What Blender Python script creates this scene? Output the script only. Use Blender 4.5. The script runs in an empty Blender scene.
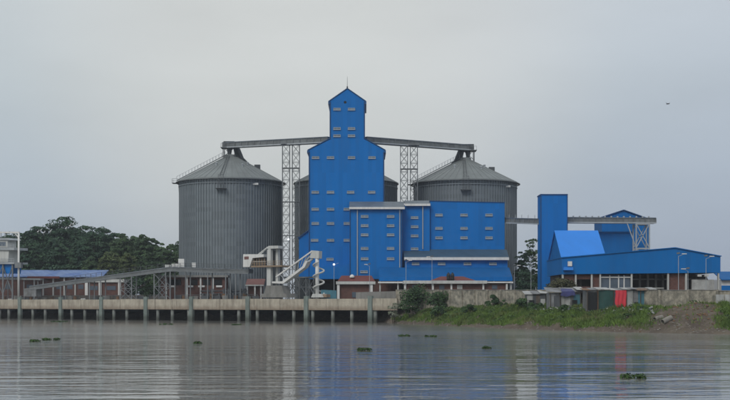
import bpy, math, random
import numpy as np
from mathutils import Vector, Matrix
random.seed(7); rng = np.random.default_rng(11)
scene = bpy.context.scene
# ------------------------------------------------------------------ camera
F = 1200.0; HZ = 302.5; CX = 365.0; CAMH = 4.5     # focal (px of a 730 px wide photo), horizon row, eye height
cam_d = bpy.data.cameras.new('camera'); cam = bpy.data.objects.new('camera', cam_d)
scene.collection.objects.link(cam); scene.camera = cam
cam.location = (0, 0, CAMH); cam.rotation_euler = (math.radians(90), 0, 0)
cam_d.sensor_width = 36; cam_d.lens = F / 730 * 36; cam_d.shift_y = (HZ - 200) / 730
cam_d.clip_end = 9000; cam_d.clip_start = 0.5
# ------------------------------------------------------------------ sky, sun, exposure
SUN_EL, SUN_AZ = math.radians(42), math.radians(205)   # high, behind the camera's left shoulder, veiled by cloud
world = bpy.data.worlds.new('World'); scene.world = world; world.use_nodes = True
nt = world.node_tree; nt.nodes.clear()
def wn(t): return nt.nodes.new(t)
out = wn('ShaderNodeOutputWorld'); bg = wn('ShaderNodeBackground'); bg.inputs['Strength'].default_value = 0.1
sky = wn('ShaderNodeTexSky'); sky.sky_type = 'NISHITA'; sky.sun_disc = False
sky.sun_elevation = SUN_EL; sky.sun_rotation = SUN_AZ; sky.dust_density = 4; sky.air_density = 1.5
tc = wn('ShaderNodeTexCoord'); sep = wn('ShaderNodeSeparateXYZ'); nt.links.new(tc.outputs['Generated'], sep.inputs[0])
ramp = wn('ShaderNodeValToRGB'); cr = ramp.color_ramp
cr.elements[0].position = 0.0; cr.elements[0].color = (0.375, 0.435, 0.520, 1)
cr.elements[1].position = 0.26; cr.elements[1].color = (0.605, 0.650, 0.672, 1)
e = cr.elements.new(0.10); e.color = (0.440, 0.505, 0.572, 1)
e = cr.elements.new(0.18); e.color = (0.530, 0.588, 0.625, 1)
mp = wn('ShaderNodeMapping'); mp.inputs['Scale'].default_value = (1.0, 1.0, 3.2)
nz = wn('ShaderNodeTexNoise'); nz.inputs['Scale'].default_value = 2.6; nz.inputs['Detail'].default_value = 4; nz.inputs['Roughness'].default_value = 0.5
nt.links.new(tc.outputs['Generated'], mp.inputs[0]); nt.links.new(mp.outputs[0], nz.inputs['Vector'])
mr = wn('ShaderNodeMapRange'); mr.inputs['From Min'].default_value = 0.3; mr.inputs['From Max'].default_value = 0.7
mr.inputs['To Min'].default_value = 9.3; mr.inputs['To Max'].default_value = 10.9
nt.links.new(nz.outputs['Fac'], mr.inputs['Value'])
vm = wn('ShaderNodeVectorMath'); vm.operation = 'SCALE'
dp = wn('ShaderNodeVectorMath'); dp.operation = 'DOT_PRODUCT'; dp.inputs[1].default_value = Vector((-0.04, 0.97, 0.20)).normalized(); nt.links.new(tc.outputs['Generated'], dp.inputs[0])
gl_ = wn('ShaderNodeMapRange'); gl_.interpolation_type = 'SMOOTHSTEP'; gl_.inputs['From Min'].default_value = 0.965; gl_.inputs['From Max'].default_value = 1.0; gl_.inputs['To Max'].default_value = 0.75; nt.links.new(dp.outputs['Value'], gl_.inputs['Value'])
gm = wn('ShaderNodeMix'); gm.data_type = 'RGBA'; gm.inputs['B'].default_value = (0.665, 0.675, 0.655, 1)
lx_ = wn('ShaderNodeMapRange'); lx_.inputs['From Min'].default_value = 0.0; lx_.inputs['From Max'].default_value = 0.32; nt.links.new(sep.outputs['X'], lx_.inputs['Value'])
lm_ = wn('ShaderNodeMix'); lm_.data_type = 'RGBA'; lm_.blend_type = 'MULTIPLY'; lm_.inputs['B'].default_value = (0.93, 0.94, 1.0, 1)
nt.links.new(sep.outputs['Z'], ramp.inputs['Fac']); nt.links.new(gl_.outputs[0], gm.inputs['Factor']); nt.links.new(ramp.outputs[0], gm.inputs['A'])
nt.links.new(lx_.outputs[0], lm_.inputs['Factor']); nt.links.new(gm.outputs['Result'], lm_.inputs['A']); nt.links.new(lm_.outputs['Result'], vm.inputs[0]); nt.links.new(mr.outputs[0], vm.inputs['Scale'])
mx = wn('ShaderNodeMix'); mx.data_type = 'RGBA'; mx.inputs['Factor'].default_value = 0.93
nt.links.new(sky.outputs[0], mx.inputs['A']); nt.links.new(vm.outputs[0], mx.inputs['B'])
nt.links.new(mx.outputs['Result'], bg.inputs['Color']); nt.links.new(bg.outputs[0], out.inputs[0])
sd = bpy.data.lights.new('sun', 'SUN'); so = bpy.data.objects.new('sun', sd); scene.collection.objects.link(so)
sd.energy = 1.35; sd.angle = math.radians(25); sd.color = (1.0, 0.97, 0.93)
# light travels away from the sun: azimuth measured clockwise from +Y like the sky node
sdir = (math.sin(SUN_AZ) * math.cos(SUN_EL), math.cos(SUN_AZ) * math.cos(SUN_EL), math.sin(SUN_EL))
so.rotation_euler = Vector(sdir).to_track_quat('Z', 'Y').to_euler(); so.location = (-60, -60, 150)
vs = scene.view_settings; vs.view_transform = 'Standard'; vs.look = 'None'; vs.exposure = 0.0; vs.gamma = 1.0; vs.use_curve_mapping = False
# ------------------------------------------------------------------ helpers
col = scene.collection
def X(px, Y): return (px - CX) / F * Y
def Z(py, Y): return CAMH + (HZ - py) / F * Y
def P(px, py, Y): return (X(px, Y), Y, Z(py, Y))
V = Vector
class MB:
    def __init__(s): s.v = []; s.f = []
    def add(s, vs, fs):
        b = len(s.v); s.v += [tuple(p) for p in vs]; s.f += [tuple(b + i for i in f) for f in fs]; return s
    def box(s, x0, x1, y0, y1, z0, z1):
        return s.add([(x0,y0,z0),(x1,y0,z0),(x1,y1,z0),(x0,y1,z0),(x0,y0,z1),(x1,y0,z1),(x1,y1,z1),(x0,y1,z1)],
                     [(0,3,2,1),(4,5,6,7),(0,1,5,4),(1,2,6,5),(2,3,7,6),(3,0,4,7)])
    def ext(s, pts, vec):                              # extrude a polygon (counter-clockwise seen from the front) by vec
        n = len(pts); vec = V(vec); a = [V(p) for p in pts]; b = [p + vec for p in a]
        return s.add(a + b, [tuple(range(n)), tuple(range(2*n-1, n-1, -1))] + [(i, i+n, (i+1) % n + n, (i+1) % n) for i in range(n)])
    def pp(s, pxs, Y, depth):                          # polygon given in pixels on the plane at Y, extruded away from the camera
        return s.ext([P(a, b, Y) for a, b in pxs], (0, depth, 0))
    def bar(s, p, q, w, h=None, up=(0,0,1)):
        p, q = V(p), V(q); h = h or w; d = (q - p).normalized(); upv = V(up)
        if abs(d.dot(upv)) > 0.98: upv = V((0, 1, 0))
        r = d.cross(upv).normalized() * w / 2; u = r.cross(d).normalized() * h / 2
        return s.add([p-r-u, p+r-u, p+r+u, p-r+u, q-r-u, q+r-u, q+r+u, q-r+u],
                     [(0,3,2,1),(4,5,6,7),(0,1,5,4),(1,2,6,5),(2,3,7,6),(3,0,4,7)])
    def tube(s, p, q, r0, r1=None, n=8, cap=True):
        p, q = V(p), V(q); r1 = r0 if r1 is None else r1; d = (q - p).normalized()
        a = d.orthogonal().normalized(); b = d.cross(a); vs = []
        for c, r in ((p, r0), (q, r1)):
            vs += [c + (a * math.cos(2*math.pi*i/n) + b * math.sin(2*math.pi*i/n)) * r for i in range(n)]
        fs = [(i, (i+1) % n, (i+1) % n + n, i + n) for i in range(n)]
        if cap: fs += [tuple(range(n-1, -1, -1)), tuple(range(n, 2*n))]
        return s.add(vs, fs)
    def path(s, pts, r, n=6):
        for i in range(len(pts)-1): s.tube(pts[i], pts[i+1], r if not isinstance(r, list) else r[i], r if not isinstance(r, list) else r[i+1], n)
        return s
    def lathe(s, cx, cy, prof, n=24):                  # prof: (radius, z)
        b = len(s.v)
        for r, z in prof: s.v += [(cx + r*math.cos(2*math.pi*i/n), cy + r*math.sin(2*math.pi*i/n), z) for i in range(n)]
        for k in range(len(prof)-1):
            for i in range(n): s.f.append((b+k*n+i, b+k*n+(i+1) % n, b+(k+1)*n+(i+1) % n, b+(k+1)*n+i))
        return s
    def slab(s, x0, x1, pa, pb, t):                    # sloped sheet between (Y,Z) pa (front) and pb (back), thickness t downward
        (ya, za), (yb, zb) = pa, pb
        return s.add([(x0,ya,za-t),(x1,ya,za-t),(x1,yb,zb-t),(x0,yb,zb-t),(x0,ya,za),(x1,ya,za),(x1,yb,zb),(x0,yb,zb)],
                     [(0,3,2,1),(4,5,6,7),(0,1,5,4),(1,2,6,5),(2,3,7,6),(3,0,4,7)])
def root_loc(o):
    while o.parent: o = o.parent
    return V(o.location)
def obj(name, mb, mat, parent=None, smooth=False, kind=None, label=None):
    vs = mb.v
    if parent: base = root_loc(parent)
    else:
        a = np.array(vs); base = V(((a[:,0].min()+a[:,0].max())/2, (a[:,1].min()+a[:,1].max())/2, a[:,2].min()))
    me = bpy.data.meshes.new(name)
    me.from_pydata([(p[0]-base.x, p[1]-base.y, p[2]-base.z) for p in vs], [], mb.f); me.update()
    if smooth: me.polygons.foreach_set('use_smooth', [True]*len(me.polygons))
    me.materials.append(mat); o = bpy.data.objects.new(name, me); col.objects.link(o)
    if parent: o.parent = parent
    else: o.location = base
    if kind: o['kind'] = kind
    if label: o['label'] = label
    return o
def npobj(name, verts, faces, mat, parent=None, base=None, kind=None):   # big meshes: verts (n,3), faces (m,k)
    base = root_loc(parent) if parent else V(base or (0,0,0))
    v = np.asarray(verts, dtype=np.float32) - np.array(base, dtype=np.float32); f = np.asarray(faces, dtype=np.int32)
    me = bpy.data.meshes.new(name); me.vertices.add(len(v)); me.vertices.foreach_set('co', v.ravel())
    k = f.shape[1]; me.loops.add(f.size); me.loops.foreach_set('vertex_index', f.ravel())
    me.polygons.add(len(f)); me.polygons.foreach_set('loop_start', np.arange(0, f.size, k, dtype=np.int32))
    me.update(calc_edges=True); me.validate(); me.materials.append(mat)
    o = bpy.data.objects.new(name, me); col.objects.link(o)
    if parent: o.parent = parent
    else: o.location = base
    if kind: o['kind'] = kind
    return o
def tag(o, label, cat, group=None):
    o['label'] = label; o['category'] = cat
    if group: o['group'] = group
    return o
def thing(name, label, cat, loc, group=None):
    o = bpy.data.objects.new(name, None); col.objects.link(o); o.location = loc; o.empty_display_size = 0.5
    return tag(o, label, cat, group)
def dup(o, parent, loc):                               # a copy of a part (and its sub-parts) sharing the mesh data
    c = o.copy(); col.objects.link(c); c.parent = parent; c.location = loc
    for ch in o.children:
        g = ch.copy(); col.objects.link(g); g.parent = c
    return c
# ------------------------------------------------------------------ materials
def mat(name, c, rough=0.7, var=0.12, scale=0.6, stretch=1.0, c2=None, dirt=0.0, metal=0.0, bump=0.0, panel=0.0, panel_w=1.0, spec=0.35, fine=0.0, panel_h=9.3):
    """base colour c, drifting to c2 (or a darker c) with a noise; optional vertical dirt streaks and per-sheet tone"""
    m = bpy.data.materials.new(name); m.use_nodes = True; t = m.node_tree; N = t.nodes; L = t.links
    b = N['Principled BSDF']; b.inputs['Roughness'].default_value = rough; b.inputs['Metallic'].default_value = metal
    b.inputs['Specular IOR Level'].default_value = spec
    g = N.new('ShaderNodeNewGeometry'); mpn = N.new('ShaderNodeMapping'); mpn.inputs['Scale'].default_value = (1, 1, 1/stretch)
    L.new(g.outputs['Position'], mpn.inputs[0])
    n1 = N.new('ShaderNodeTexNoise'); n1.inputs['Scale'].default_value = scale; n1.inputs['Detail'].default_value = 5; n1.inputs['Roughness'].default_value = 0.62
    L.new(mpn.outputs[0], n1.inputs['Vector'])
    r = N.new('ShaderNodeValToRGB'); r.color_ramp.elements[0].position = 0.32; r.color_ramp.elements[1].position = 0.68
    c2 = c2 or tuple(x*(1-2*var) for x in c)
    r.color_ramp.elements[0].color = (*c2, 1); r.color_ramp.elements[1].color = (*c, 1)
    L.new(n1.outputs['Fac'], r.inputs['Fac']); cur = r.outputs[0]
    if panel:
        sx = N.new('ShaderNodeSeparateXYZ'); L.new(g.outputs['Position'], sx.inputs[0])
        ad = N.new('ShaderNodeMath'); ad.operation = 'MULTIPLY_ADD'; ad.inputs[1].default_value = 0.7; L.new(sx.outputs['Y'], ad.inputs[0]); L.new(sx.outputs['X'], ad.inputs[2])
        dv = N.new('ShaderNodeMath'); dv.operation = 'DIVIDE'; dv.inputs[1].default_value = panel_w; L.new(ad.outputs[0], dv.inputs[0])
        fl = N.new('ShaderNodeMath'); fl.operation = 'FLOOR'; L.new(dv.outputs[0], fl.inputs[0])
        zz = N.new('ShaderNodeMath'); zz.operation = 'DIVIDE'; zz.inputs[1].default_value = panel_h; L.new(sx.outputs['Z'], zz.inputs[0])
        zf = N.new('ShaderNodeMath'); zf.operation = 'FLOOR'; L.new(zz.outputs[0], zf.inputs[0])
        cb = N.new('ShaderNodeCombineXYZ'); L.new(fl.outputs[0], cb.inputs[0]); L.new(zf.outputs[0], cb.inputs[1])
        wnn = N.new('ShaderNodeTexWhiteNoise'); wnn.noise_dimensions = '2D'; L.new(cb.outputs[0], wnn.inputs['Vector'])
        m2 = N.new('ShaderNodeMapRange'); m2.inputs['To Min'].default_value = 1-panel; m2.inputs['To Max'].default_value = 1+panel; L.new(wnn.outputs['Value'], m2.inputs['Value'])
        sc = N.new('ShaderNodeVectorMath'); sc.operation = 'SCALE'; L.new(cur, sc.inputs[0]); L.new(m2.outputs[0], sc.inputs['Scale']); cur = sc.outputs[0]
    if dirt:
        mp2 = N.new('ShaderNodeMapping'); mp2.inputs['Scale'].default_value = (1.3, 1.3, 0.09); L.new(g.outputs['Position'], mp2.inputs[0])
        n2 = N.new('ShaderNodeTexNoise'); n2.inputs['Scale'].default_value = 1.1; n2.inputs['Detail'].default_value = 6; n2.inputs['Roughness'].default_value = 0.7
        L.new(mp2.outputs[0], n2.inputs['Vector'])
        m3 = N.new('ShaderNodeMapRange'); m3.inputs['From Min'].default_value = 0.45; m3.inputs['From Max'].default_value = 0.75; m3.inputs['To Max'].default_value = dirt; L.new(n2.outputs['Fac'], m3.inputs['Value'])
        mxn = N.new('ShaderNodeMix'); mxn.data_type = 'RGBA'; L.new(m3.outputs[0], mxn.inputs['Factor']); L.new(cur, mxn.inputs['A'])
        mxn.inputs['B'].default_value = (0.09, 0.08, 0.065, 1); cur = mxn.outputs['Result']
    L.new(cur, b.inputs['Base Color'])
    if bump:
        bp = N.new('ShaderNodeBump'); bp.inputs['Strength'].default_value = bump; bp.inputs['Distance'].default_value = 0.2
        n3 = N.new('ShaderNodeTexNoise'); n3.inputs['Scale'].default_value = fine or scale*6; n3.inputs['Detail'].default_value = 4
        L.new(mpn.outputs[0], n3.inputs['Vector']); L.new(n3.outputs['Fac'], bp.inputs['Height']); L.new(bp.outputs[0], b.inputs['Normal'])
    return m
M = {}
M['blue']   = mat('blue_sheet', (0.0015, 0.150, 0.475), 0.6, 0.05, 0.10, 2.5, panel=0.06, panel_w=1.05, dirt=0.10, spec=0.12)
M['blue_r'] = mat('blue_sheet_right', (0.0015, 0.138, 0.42), 0.6, 0.06, 0.12, 2.5, panel=0.06, panel_w=1.05, dirt=0.08, spec=0.12)
M['bright'] = mat('bright_blue_sheet', (0.025, 0.225, 0.72), 0.55, 0.05, 0.2, 1.5, panel=0.03, panel_w=0.9)
M['trim']   = mat('dark_blue_trim', (0.004, 0.065, 0.20), 0.5)
M['midblue']= mat('blue_canopy_sheet', (0.0015, 0.105, 0.32), 0.6, 0.06, 0.2, 1, panel=0.05, panel_w=0.9, dirt=0.12, spec=0.15)
M['bluepale'] = mat('faded_blue_sheet', (0.20, 0.27, 0.42), 0.6, 0.0, 0.25, 1, c2=(0.08, 0.15, 0.36), panel=0.08, panel_w=0.9, dirt=0.1)
M['greyroof']=mat('grey_metal_roof', (0.17, 0.20, 0.23), 0.45, 0.15, 0.3, 1, metal=0.25, panel=0.08, panel_w=0.8)
M['slate']  = mat('blue_grey_roof', (0.045, 0.095, 0.150), 0.55, 0.12, 0.3, 1, panel=0.08, panel_w=0.8, dirt=0.2)
M['white']  = mat('white_paint', (0.70, 0.70, 0.68), 0.6, 0.06, 0.7, 3, dirt=0.25)
M['cream']  = mat('cream_paint', (0.55, 0.56, 0.54), 0.6, 0.08, 0.5, 3, dirt=0.35)
M['sill']   = mat('window_frame_paint', (0.38, 0.43, 0.47), 0.6, 0.05, 1.0)
M['louvre'] = mat('louvre_slats', (0.24, 0.30, 0.36), 0.6, 0.2, 0.4)
M['glass']  = mat('window_glass', (0.10, 0.13, 0.17), 0.25, 0.15, 0.3, spec=0.5)
M['silo']   = mat('galvanised_wall', (0.178, 0.208, 0.230), 0.6, 0.10, 0.25, 6, metal=0.25, panel=0.15, panel_w=3.1, panel_h=1.15, dirt=0.18)
M['rib']    = mat('stiffener_steel', (0.232, 0.264, 0.288), 0.55, 0.1, 0.4, 5, metal=0.25)
M['siloroof']=mat('galvanised_roof', (0.225, 0.245, 0.245), 0.6, 0.10, 0.3, 1, metal=0.2)
M['steel']  = mat('galvanised_steel', (0.22, 0.235, 0.245), 0.55, 0.18, 0.6, 2, metal=0.3)
M['dsteel'] = mat('dark_steel', (0.10, 0.11, 0.12), 0.6, 0.18, 0.6, 2, metal=0.2)
M['lsteel'] = mat('pale_steel', (0.42, 0.45, 0.47), 0.55, 0.12, 0.6, 2, metal=0.2)
M['gallery']= mat('conveyor_gallery_sheet', (0.19, 0.205, 0.21), 0.6, 0.15, 0.5, 1, panel=0.12, panel_w=1.6, metal=0.2)
M['conc']   = mat('jetty_concrete', (0.50, 0.455, 0.37), 0.9, 0.0, 0.45, 1.2, c2=(0.33, 0.29, 0.235), dirt=0.6, bump=0.35)
M['pile']   = mat('pile_concrete', (0.25, 0.27, 0.255), 0.9, 0.0, 0.6, 3, c2=(0.16, 0.175, 0.165), dirt=0.4, bump=0.3)
M['fender'] = mat('fender_post_green_grey', (0.22, 0.27, 0.25), 0.85, 0.0, 0.7, 2, c2=(0.14, 0.17, 0.155), dirt=0.4, bump=0.3)
M['wall']   = mat('weathered_wall', (0.46, 0.42, 0.34), 0.95, 0.0, 1.1, 1.0, c2=(0.13, 0.13, 0.11), dirt=0.75, bump=0.5)
M['wallbrown'] = mat('brown_wall', (0.13, 0.105, 0.085), 0.95, 0.0, 0.7, 1, c2=(0.06, 0.055, 0.045), dirt=0.5, bump=0.4)
M['conc2']  = mat('plain_concrete', (0.27, 0.265, 0.25), 0.9, 0.0, 0.4, 1.5, c2=(0.17, 0.17, 0.16), dirt=0.4, bump=0.3)
M['brick']  = mat('red_brick', (0.15, 0.072, 0.058), 0.9, 0.0, 0.9, 1, c2=(0.09, 0.048, 0.042), dirt=0.3, bump=0.3)
M['redroof']= mat('red_roof', (0.17, 0.052, 0.047), 0.8, 0.12, 0.6, 1, dirt=0.15)
M['pink']   = mat('pale_red_roof', (0.20, 0.10, 0.09), 0.8, 0.12, 0.6, 1, dirt=0.2)
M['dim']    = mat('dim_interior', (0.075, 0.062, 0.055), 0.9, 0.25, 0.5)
M['dark']   = mat('dark_interior', (0.018, 0.02, 0.022), 0.9, 0.1, 0.5)  # near-black: shade of openings and recesses is put into the colour
M['tin']    = mat('old_tin', (0.24, 0.25, 0.26), 0.6, 0.0, 0.8, 1, c2=(0.13, 0.13, 0.13), dirt=0.5, panel=0.18, panel_w=0.75, metal=0.2)
M['tinpale']= mat('pale_tin', (0.42, 0.43, 0.42), 0.6, 0.0, 0.8, 1, c2=(0.27, 0.27, 0.26), dirt=0.35, panel=0.1, panel_w=0.75)
M['rust']   = mat('rusty_steel', (0.20, 0.11, 0.06), 0.85, 0.0, 1.2, 1, c2=(0.11, 0.075, 0.05))
M['greens'] = mat('green_sheet', (0.025, 0.085, 0.075), 0.7, 0.2, 0.8, 1, dirt=0.3)
M['teal']   = mat('teal_sheet', (0.06, 0.19, 0.25), 0.6, 0.15, 0.8, 1, dirt=0.3)
M['redcl']  = mat('red_cloth', (0.62, 0.05, 0.07), 0.8, 0.12, 1.5, 2)
M['tarp']   = mat('blue_tarp', (0.045, 0.05, 0.17), 0.6, 0.2, 1.5, 1)
M['black']  = mat('black_plastic', (0.02, 0.02, 0.022), 0.5, 0.1, 1)
M['yellow'] = mat('faded_orange_paint', (0.30, 0.22, 0.15), 0.7, 0.15, 1.2)
M['bark']   = mat('bark', (0.085, 0.07, 0.055), 0.95, 0.2, 1.5, 3)
M['bird']   = mat('white_feathers', (0.75, 0.75, 0.74), 0.8, 0.03, 3)
M['dbird']  = mat('dark_feathers', (0.04, 0.04, 0.04), 0.8, 0.05, 3)
M['stone']  = mat('pale_stone', (0.25, 0.23, 0.20), 0.95, 0.0, 1.5, 1, c2=(0.18, 0.17, 0.15), bump=0.4)
M['lamp']   = bpy.data.materials.new('lit_lamp'); M['lamp'].use_nodes = True
_b = M['lamp'].node_tree.nodes['Principled BSDF']; _b.inputs['Emission Color'].default_value = (0.9, 0.97, 1, 1); _b.inputs['Emission Strength'].default_value = 0.9
def leafmat(name, c, c2, sc=0.25):
    m = mat(name, c, 0.75, 0, sc, 1, c2=c2, spec=0.2); return m
M['leaf']  = leafmat('leaf_dark', (0.056, 0.106, 0.054), (0.025, 0.055, 0.040))
M['leaf2'] = leafmat('leaf_mid', (0.072, 0.120, 0.048), (0.038, 0.070, 0.040))
M['leaf3'] = leafmat('leaf_olive', (0.098, 0.125, 0.046), (0.050, 0.074, 0.034), 0.4)
M['leaf4'] = leafmat('leaf_bush', (0.062, 0.115, 0.042), (0.022, 0.048, 0.022), 0.6)
M['weed'] = leafmat('leaf_weed', (0.105, 0.165, 0.048), (0.040, 0.075, 0.026), 0.7)
M['leaf5'] = leafmat('leaf_brown', (0.085, 0.085, 0.045), (0.05, 0.055, 0.03), 0.6)
M['leaf6'] = leafmat('leaf_pale', (0.30, 0.32, 0.26), (0.13, 0.16, 0.10), 0.9)
M['grass'] = leafmat('grass_blades', (0.135, 0.215, 0.042), (0.058, 0.100, 0.028), 0.4)
M['hyac']  = leafmat('water_hyacinth_leaf', (0.055, 0.105, 0.030), (0.030, 0.058, 0.022), 1.5)
def dry_mix(m, c, sc):
    t = m.node_tree; N = t.nodes; L = t.links; b = N['Principled BSDF']; prev = b.inputs['Base Color'].links[0].from_socket
    g = N.new('ShaderNodeNewGeometry'); n = N.new('ShaderNodeTexNoise'); n.inputs['Scale'].default_value = sc; n.inputs['Detail'].default_value = 4; L.new(g.outputs['Position'], n.inputs['Vector'])
    r = N.new('ShaderNodeMapRange'); r.inputs['From Min'].default_value = 0.50; r.inputs['From Max'].default_value = 0.66; r.inputs['To Max'].default_value = 0.5; L.new(n.outputs['Fac'], r.inputs['Value'])
    x = N.new('ShaderNodeMix'); x.data_type = 'RGBA'; x.inputs['B'].default_value = (*c, 1); L.new(r.outputs[0], x.inputs['Factor']); L.new(prev, x.inputs['A']); L.new(x.outputs['Result'], b.inputs['Base Color'])
dry_mix(M['grass'], (0.17, 0.155, 0.075), 0.28)
# ground
def ground_mat():
    m = mat('bank_soil', (0.120, 0.098, 0.072), 0.95, 0, 0.22, 1, c2=(0.065, 0.050, 0.040), bump=0.6, fine=1.2); t = m.node_tree; N = t.nodes; L = t.links
    b = N['Principled BSDF']; prev = b.inputs['Base Color'].links[0].from_socket
    g = N.new('ShaderNodeNewGeometry'); n = N.new('ShaderNodeTexNoise'); n.inputs['Scale'].default_value = 1.6; n.inputs['Detail'].default_value = 5
    L.new(g.outputs['Position'], n.inputs['Vector'])
    mrn = N.new('ShaderNodeMapRange'); mrn.inputs['From Min'].default_value = 0.56; mrn.inputs['From Max'].default_value = 0.66; mrn.inputs['To Max'].default_value = 0.5; L.new(n.outputs['Fac'], mrn.inputs['Value'])
    x = N.new('ShaderNodeMix'); x.data_type = 'RGBA'; L.new(mrn.outputs[0], x.inputs['Factor']); L.new(prev, x.inputs['A']); x.inputs['B'].default_value = (0.18, 0.155, 0.13, 1)
    L.new(x.outputs['Result'], b.inputs['Base Color']); return m
M['soil'] = ground_mat()
def water_mat():
    m = bpy.data.materials.new('river_water'); m.use_nodes = True; t = m.node_tree; N = t.nodes; L = t.links
    b = N['Principled BSDF']; b.inputs['Roughness'].default_value = 0.05; b.inputs['IOR'].default_value = 1.33; b.inputs['Specular IOR Level'].default_value = 0.5
    g = N.new('ShaderNodeNewGeometry')
    def noise(scale, sx, sy, detail, rough=0.55):
        mpn = N.new('ShaderNodeMapping'); mpn.inputs['Scale'].default_value = (sx, sy, 1); mpn.inputs['Rotation'].default_value = (0, 0, math.radians(-9)); L.new(g.outputs['Position'], mpn.inputs[0])
        n = N.new('ShaderNodeTexNoise'); n.inputs['Scale'].default_value = scale; n.inputs['Detail'].default_value = detail; n.inputs['Roughness'].default_value = rough
        L.new(mpn.outputs[0], n.inputs['Vector']); return n.outputs['Fac']
    r = N.new('ShaderNodeValToRGB'); r.color_ramp.elements[0].color = (0.150, 0.146, 0.132, 1); r.color_ramp.elements[1].color = (0.200, 0.195, 0.180, 1)
    r.color_ramp.elements[0].position = 0.35; r.color_ramp.elements[1].position = 0.65
    L.new(noise(0.03, 0.5, 1.6, 4), r.inputs['Fac']); L.new(r.outputs[0], b.inputs['Base Color'])
    ripple = noise(2.0, 0.35, 1.0, 3, 0.6); chop = noise(0.36, 0.28, 1.0, 4, 0.55); swell = noise(0.11, 0.5, 1.2, 3)
    patch = noise(0.02, 0.45, 2.0, 5, 0.6)
    st = N.new('ShaderNodeMapRange'); st.inputs['From Min'].default_value = 0.38; st.inputs['From Max'].default_value = 0.62; st.inputs['To Min'].default_value = 0.3; st.inputs['To Max'].default_value = 1.0; L.new(patch, st.inputs['Value'])
    b0 = N.new('ShaderNodeBump'); b0.inputs['Distance'].default_value = 0.014; L.new(st.outputs[0], b0.inputs['Strength']); L.new(ripple, b0.inputs['Height'])
    b1 = N.new('ShaderNodeBump'); b1.inputs['Distance'].default_value = 0.22; L.new(st.outputs[0], b1.inputs['Strength']); L.new(chop, b1.inputs['Height']); L.new(b0.outputs[0], b1.inputs['Normal'])
    b2 = N.new('ShaderNodeBump'); b2.inputs['Distance'].default_value = 0.22; b2.inputs['Strength'].default_value = 0.6; L.new(swell, b2.inputs['Height']); L.new(b1.outputs[0], b2.inputs['Normal'])
    # wind-ruffled reach under the far bank: rougher, so that it mirrors the sky rather than the shore
    sp = N.new('ShaderNodeSeparateXYZ'); L.new(g.outputs['Position'], sp.inputs[0])
    wob = noise(0.022, 0.3, 1.5, 5, 0.65); wm = N.new('ShaderNodeMath'); wm.operation = 'MULTIPLY_ADD'; wm.inputs[1].default_value = 150; L.new(wob, wm.inputs[0]); L.new(sp.outputs['Y'], wm.inputs[2])
    rr = N.new('ShaderNodeMapRange'); rr.inputs['From Min'].default_value = 165; rr.inputs['From Max'].default_value = 300; rr.inputs['To Min'].default_value = 0.04; rr.inputs['To Max'].default_value = 0.21; L.new(wm.outputs[0], rr.inputs['Value'])
    lee = N.new('ShaderNodeMapRange'); lee.inputs['From Min'].default_value = 195; lee.inputs['From Max'].default_value = 265; lee.inputs['To Min'].default_value = 1.0; lee.inputs['To Max'].default_value = 0.42; L.new(sp.outputs['Y'], lee.inputs['Value'])
    ml = N.new('ShaderNodeMath'); ml.operation = 'MULTIPLY'; L.new(rr.outputs[0], ml.inputs[0]); L.new(lee.outputs[0], ml.inputs[1]); L.new(ml.outputs[0], b.inputs['Roughness'])
    L.new(b2.outputs[0], b.inputs['Normal']); return m
M['water'] = water_mat()
def tide(m, z0=0.7, z1=1.7, c=(0.045, 0.05, 0.04)):
    t = m.node_tree; N = t.nodes; L = t.links; b = N['Principled BSDF']; prev = b.inputs['Base Color'].links[0].from_socket
    g = N.new('ShaderNodeNewGeometry'); sp = N.new('ShaderNodeSeparateXYZ'); n = N.new('ShaderNodeTexNoise'); n.inputs['Scale'].default_value = 0.8; L.new(g.outputs['Position'], sp.inputs[0]); L.new(g.outputs['Position'], n.inputs['Vector'])
    a = N.new('ShaderNodeMath'); a.operation = 'MULTIPLY_ADD'; a.inputs[1].default_value = 1.2; L.new(n.outputs['Fac'], a.inputs[0]); L.new(sp.outputs['Z'], a.inputs[2])
    r = N.new('ShaderNodeMapRange'); r.inputs['From Min'].default_value = z0+0.6; r.inputs['From Max'].default_value = z1+0.6; r.inputs['To Min'].default_value = 0.7; r.inputs['To Max'].default_value = 0; L.new(a.outputs[0], r.inputs['Value'])
    x = N.new('ShaderNodeMix'); x.data_type = 'RGBA'; x.inputs['B'].default_value = (*c, 1); L.new(r.outputs[0], x.inputs['Factor']); L.new(prev, x.inputs['A']); L.new(x.outputs['Result'], b.inputs['Base Color'])
tide(M['pile']); tide(M['fender']); tide(M['conc'], 2.9, 3.9, (0.20, 0.15, 0.11))
# ------------------------------------------------------------------ the jetty line and the shoreline
J0 = V((X(0, 335), 335, 0)); J1 = V((X(375, 268), 268, 0)); JU = (J1 - J0).normalized(); JN = V((-JU.y, JU.x, 0))
def jp(px, off=0.0):                                   # the point of the line 'off' metres inland of the jetty front that stands in pixel column px
    k = (px - CX) / F; a = J0 + JN * off
    t = (k * a.y - a.x) / (JU.x - k * JU.y); p = a + JU * t
    return V((p.x, p.y, 0))
def JP(px, py, off=0.0):
    p = jp(px, off); return V((p.x, p.y, Z(py, p.y)))
SX = [-400, 3.0, 6.0, 11.2, 17.8, 26.3, 36.4, 43.5, 52.0, 90, 400]
SY = [0, 276, 262, 245, 225, 204, 186, 177, 171, 150, 60]
def shoreY(x):
    j = J0.y + (x - J0.x) * JU.y / JU.x + 13
    s = np.interp(x, SX, SY); return np.where(x < 3.0, j, s) if isinstance(x, np.ndarray) else (j if x < 3 else float(s))
def shoreC(x):                                         # turns Y distance into distance square to the shore
    return np.interp(x, [2, 8, 40, 60, 100], [0.84, 0.45, 0.62, 0.85, 0.9])
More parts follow.
